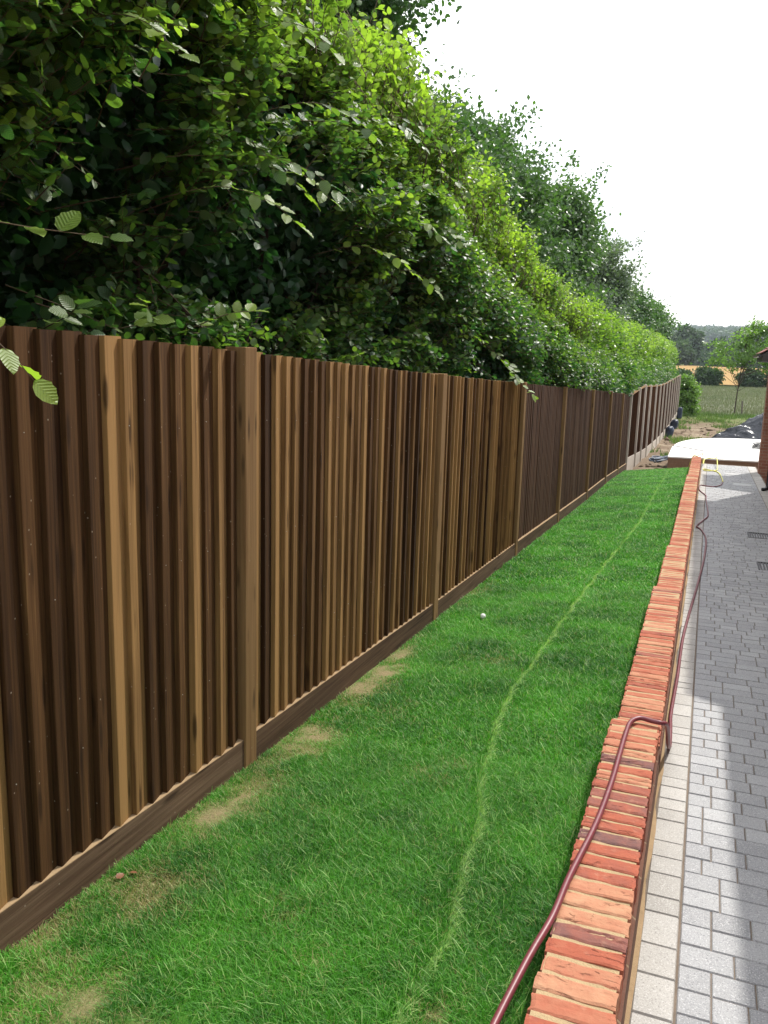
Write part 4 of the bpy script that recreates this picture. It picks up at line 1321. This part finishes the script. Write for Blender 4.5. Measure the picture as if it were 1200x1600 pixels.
# ------------------------------------------------------------------ hoses
def tube_thing(name, pts, r, mat, label, cat, n=6, seg=10):
    c = catmull(pts, n)
    m = MB(); m.tube(c, r, seg)
    return tag(m.build(name, mat, None, smooth=True, loc=pts[len(pts) // 2]), label, cat)
pz = lambda y: float(zP(y)) + .013
tube_thing('hose', [(-.42, 1.25, -1.62), (-.375, 1.60, -1.615), (-.352, 1.82, -1.605), (-.32, 2.05, -1.59), (-.288, 2.22, -1.574), (-.272, 2.435, -1.572), (-.236, 2.768, -1.572), (-.218, 3.091, -1.572), (-.213, 3.35, -1.572), (-.209, 3.56, -1.572),
                    (-.200, 3.69, -1.570), (-.165, 3.752, -1.570), (-.112, 3.745, -1.571), (-.072, 3.748, -1.574), (-.052, 3.80, -1.598), (-.044, 3.95, -1.70), (-.038, 4.15, -1.85), (-.034, 4.40, pz(4.4)), (-.040, 4.65, pz(4.65)), (-.047, 4.9, pz(4.9)), (-.036, 5.6, pz(5.6)), (-.031, 6.5, pz(6.5)), (-.006, 7.3, pz(7.3)), (.045, 8.6, pz(8.6)), (0.100, 10.27, pz(10.27)),
                    (0.108, 11.61, pz(11.61)), (0.039, 12.33, pz(12.33)), (-0.020, 12.60, pz(12.60)), (0.058, 13.22, pz(13.22)), (0.126, 13.94, pz(13.94)), (0.086, 15.91, pz(15.91)), (0.081, 16.53, pz(16.53)), (-0.029, 17.25, pz(17.25)), (-0.052, 17.88, pz(17.88)), (-0.028, 18.32, pz(18.32)), (0.076, 18.23, pz(18.23)), (0.218, 18.21, pz(18.21)), (0.351, 18.59, pz(18.59)), (0.407, 19.31, pz(19.31))],
           .0105, M['hose'], 'maroon rubber hose lying along the brick wall and the block path', 'hose')
tube_thing('hose', [(0.407, 19.35, pz(19.35)), (0.397, 20.11, pz(20.11)), (0.339, 21.46, pz(21.46)), (0.188, 21.99, pz(21.99)), (0.000, 22.26, pz(22.26)), (0.047, 21.81, pz(21.81)), (0.282, 22.08, pz(22.08)), (0.310, 22.49, pz(22.49) + .05), (.3, 24.25, -2.46), (.27, 24.5, -2.487), (.16, 24.45, -2.487), (.0, 24.1, -2.5), (-.02, 23.5, -2.55), (-.04, 22.9, -2.45), (-.06, 22.0, -2.15), (-.17, 21.66, -2.178), (-.27, 21.72, -2.2), (-.35, 22.1, -2.5)],
           .012, M['yellow'], 'yellow hose looping from the path over the rounded wall end', 'hose')
tube_thing('cable', [(-.94, 27.4, -2.492), (-.6, 27.1, -2.492), (-.15, 26.5, -2.492), (-.05, 26.35, -2.492)], .012, M['iron'], 'thin dark cable on the left side of the white terrace', 'cable')
tube_thing('cable', [(.45, 26.1, -2.492), (.7, 27.4, -2.492), (1.07, 28.8, -2.492), (1.6, 29.6, -2.492), (2.2, 29.8, -2.492)], .008, M['galv'], 'thin pale cable curving across the right of the white terrace', 'cable')
co = []
for i in range(40):
    a = i * .62
    co.append((1.62 + .26 * math.cos(a) * (1 + .1 * math.sin(a * .3)), 28.4 + .55 * math.sin(a), -2.485 + .0035 * i))
tube_thing('cable_coil', co, .016, M['iron'], 'dark coil of cable on the white terrace beside the brick pier', 'cable', 3, 6)

# tangled blue-grey pipe by the fence
bz = float(zG(26.6)) + .05
pts = []
for i in range(46):
    a = i * .9
    pts.append((-1.22 + .24 * math.cos(a) * (1 + .35 * math.sin(i * 1.3)), 26.2 + .55 * math.sin(a * 1.07), bz + .06 + .10 * abs(math.sin(i * .77)) + .0015 * i))
M['bluepipe'] = simple('blue_grey_pipe', (0.09, 0.12, 0.17), 0.4, 0.5, 0.5, 4, 0.05)
tube_thing('pipe_tangle', pts, .018, M['bluepipe'], 'tangled blue-grey plastic pipe on the soil between fence and terrace', 'pipe', 3, 6)

# blue sacks at the far fence
M['sack'] = simple('blue_sack', (0.018, 0.030, 0.055), 0.5, 0.4, 0.5, 6, 0.3)
def sack(x, y, w, d, h, label):
    z = float(zG(y)) - .03
    ph, th = np.meshgrid(np.linspace(0, 2 * np.pi, 19)[:-1], np.linspace(0.02, np.pi - .02, 10))
    k = 1 + .55 * (fbm(np.cos(ph) * 1.6 + x * 3 + th, np.sin(ph) * 1.6 + th * 1.8 + y, 3) - .5) * 2
    sq = lambda v, e: np.sign(v) * np.abs(v) ** e
    px = x + w * .5 * np.sin(th) ** .5 * sq(np.cos(ph), .7) * k + .12 * w * np.cos(th); py = y + d * .5 * np.sin(th) ** .5 * sq(np.sin(ph), .7) * k
    pzz = z + h * .5 + h * .5 * sq(np.cos(th), .75) * (1 + .25 * (fbm(np.cos(ph) + x * 9, np.sin(ph) + y, 2) - .5))
    V = np.stack([px, py, pzz], -1).reshape(-1, 3)
    F = []
    for i in range(9):
        for j in range(18):
            F.append((i * 18 + j, (i + 1) * 18 + j, (i + 1) * 18 + (j + 1) % 18, i * 18 + (j + 1) % 18))
    m = MB(); m.add([tuple(v) for v in V], F + [tuple(range(18)), tuple(range(179, 161, -1))])
    tag(m.build('sack', M['sack'], None, smooth=True, loc=(x, y, z)), label, 'sack', 'blue sacks at the foot of the panel fence')
sack(-1.66, 41.5, .36, .7, .55, 'dark blue sack leaning against the panel fence, largest and nearest of three')
sack(-1.68, 47.5, .36, .7, .5, 'dark blue sack at the panel fence, lowest of three')
sack(-1.68, 54.5, .30, .6, .72, 'dark blue upright sack at the far end of the panel fence')

# black polythene sheet over a heap
nx, ny = 120, 70
us, vs_ = np.meshgrid(np.linspace(0, 1, nx), np.linspace(0, 1, ny))
TX = .05 + us * 6.0 + (fbm(vs_ * 6, us * 3, 2) - .5) * .5 * (1 - us)
TY = 40.0 + us * 1.0 + (vs_ - .5) * (1.0 + 5 * us)
ridge = np.exp(-((vs_ - .60) / .28) ** 2)
TZ = zG(TY) + .05 + (np.minimum(us * 2.6, 1.0) ** 1.0) * 1.35 * ridge + (fbm(us * 11, vs_ * 7 + us * 4, 3) - .5) * .62 * (.3 + us) + np.abs(fbm(us * 12 + vs_ * 16, vs_ * 9 - us * 5, 2) - .5) * .34
TZ = np.maximum(TZ, zground(TX, TY) + .02)
V = np.stack([TX, TY, TZ], -1).reshape(-1, 3)
i = (np.arange(ny - 1)[:, None] * nx + np.arange(nx - 1)[None]).ravel()
F = np.stack([i, i + 1, i + nx + 1, i + nx], -1)
tp_ = mesh_np('tarpaulin', V, F, M['tarp'], None, None, True, loc=(2, 41, -3.3))
md = tp_.modifiers.new('thickness', 'SOLIDIFY'); md.thickness = .01
tag(tp_, 'shiny black crumpled polythene sheet over a heap behind the terrace', 'tarpaulin')

# dead leaf and a white ball on the lawn
zl = float(zL(-1.80, 2.2))
P = np.array([(-1.80, 2.19, zl + .02), (-1.78, 2.24, zl + .018)])
M['dead'] = leaf_mat('dead_leaf', (0.20, 0.085, 0.04), (0.24, 0.11, 0.055), (0.5, 0.25, 0.1), .2)
V, F, mm = leaf_arrays(P, np.array([(.3, .8, .1), (1, .2, .2)]), np.array([(.2, -.2, 1), (-.3, .2, 1.0)]), np.array([.035, .03]), 'fine')
tag(mesh_np('dead_leaf', V, F, M['dead'], None, {'rnd': np.full(len(V), .5), 'tint': np.zeros(len(V))}, loc=(-1.8, 2.2, zl)), 'curled orange-brown dead leaf on the dry grass by the gravel board', 'leaf')
M['ball'] = simple('white_ball', (0.75, 0.76, 0.72), 0.6, 0.3, 0.05, 8, 0.2)
m = MB()
bx_, by_ = -1.50, 6.2
bzz = float(zL(bx_, by_)) + .035
ph, th = np.meshgrid(np.linspace(0, 2 * np.pi, 15)[:-1], np.linspace(0.05, np.pi - .05, 9))
V = np.stack([bx_ + .022 * np.sin(th) * np.cos(ph), by_ + .022 * np.sin(th) * np.sin(ph), bzz + .021 * np.cos(th)], -1).reshape(-1, 3)
m.add([tuple(v) for v in V], [(i * 14 + j, (i + 1) * 14 + j, (i + 1) * 14 + (j + 1) % 14, i * 14 + (j + 1) % 14) for i in range(8) for j in range(14)] + [tuple(range(14)), tuple(range(125, 111, -1))])
tag(m.build('ball', M['ball'], None, smooth=True, loc=(bx_, by_, bzz)), 'small white ball lying in the grass near the second fence post', 'ball')

# ------------------------------------------------------------------ haze
hm = bpy.data.materials.new('haze'); hm.use_nodes = True
ht = hm.node_tree; ht.nodes.clear()
ho = ht.nodes.new('ShaderNodeOutputMaterial'); hv = ht.nodes.new('ShaderNodeVolumePrincipled')
hv.inputs['Color'].default_value = (0.80, 0.88, 1.0, 1)
hv.inputs['Density'].default_value = 0.00018
hv.inputs['Anisotropy'].default_value = 0.2
ht.links.new(hv.outputs[0], ho.inputs['Volume'])
hz = MB(); hz.box(-2600, 2600, -80, 4600, -14, 110)
tag(hz.build('haze', hm), 'thin pale summer haze filling the air over the fields', 'haze', kind='stuff')
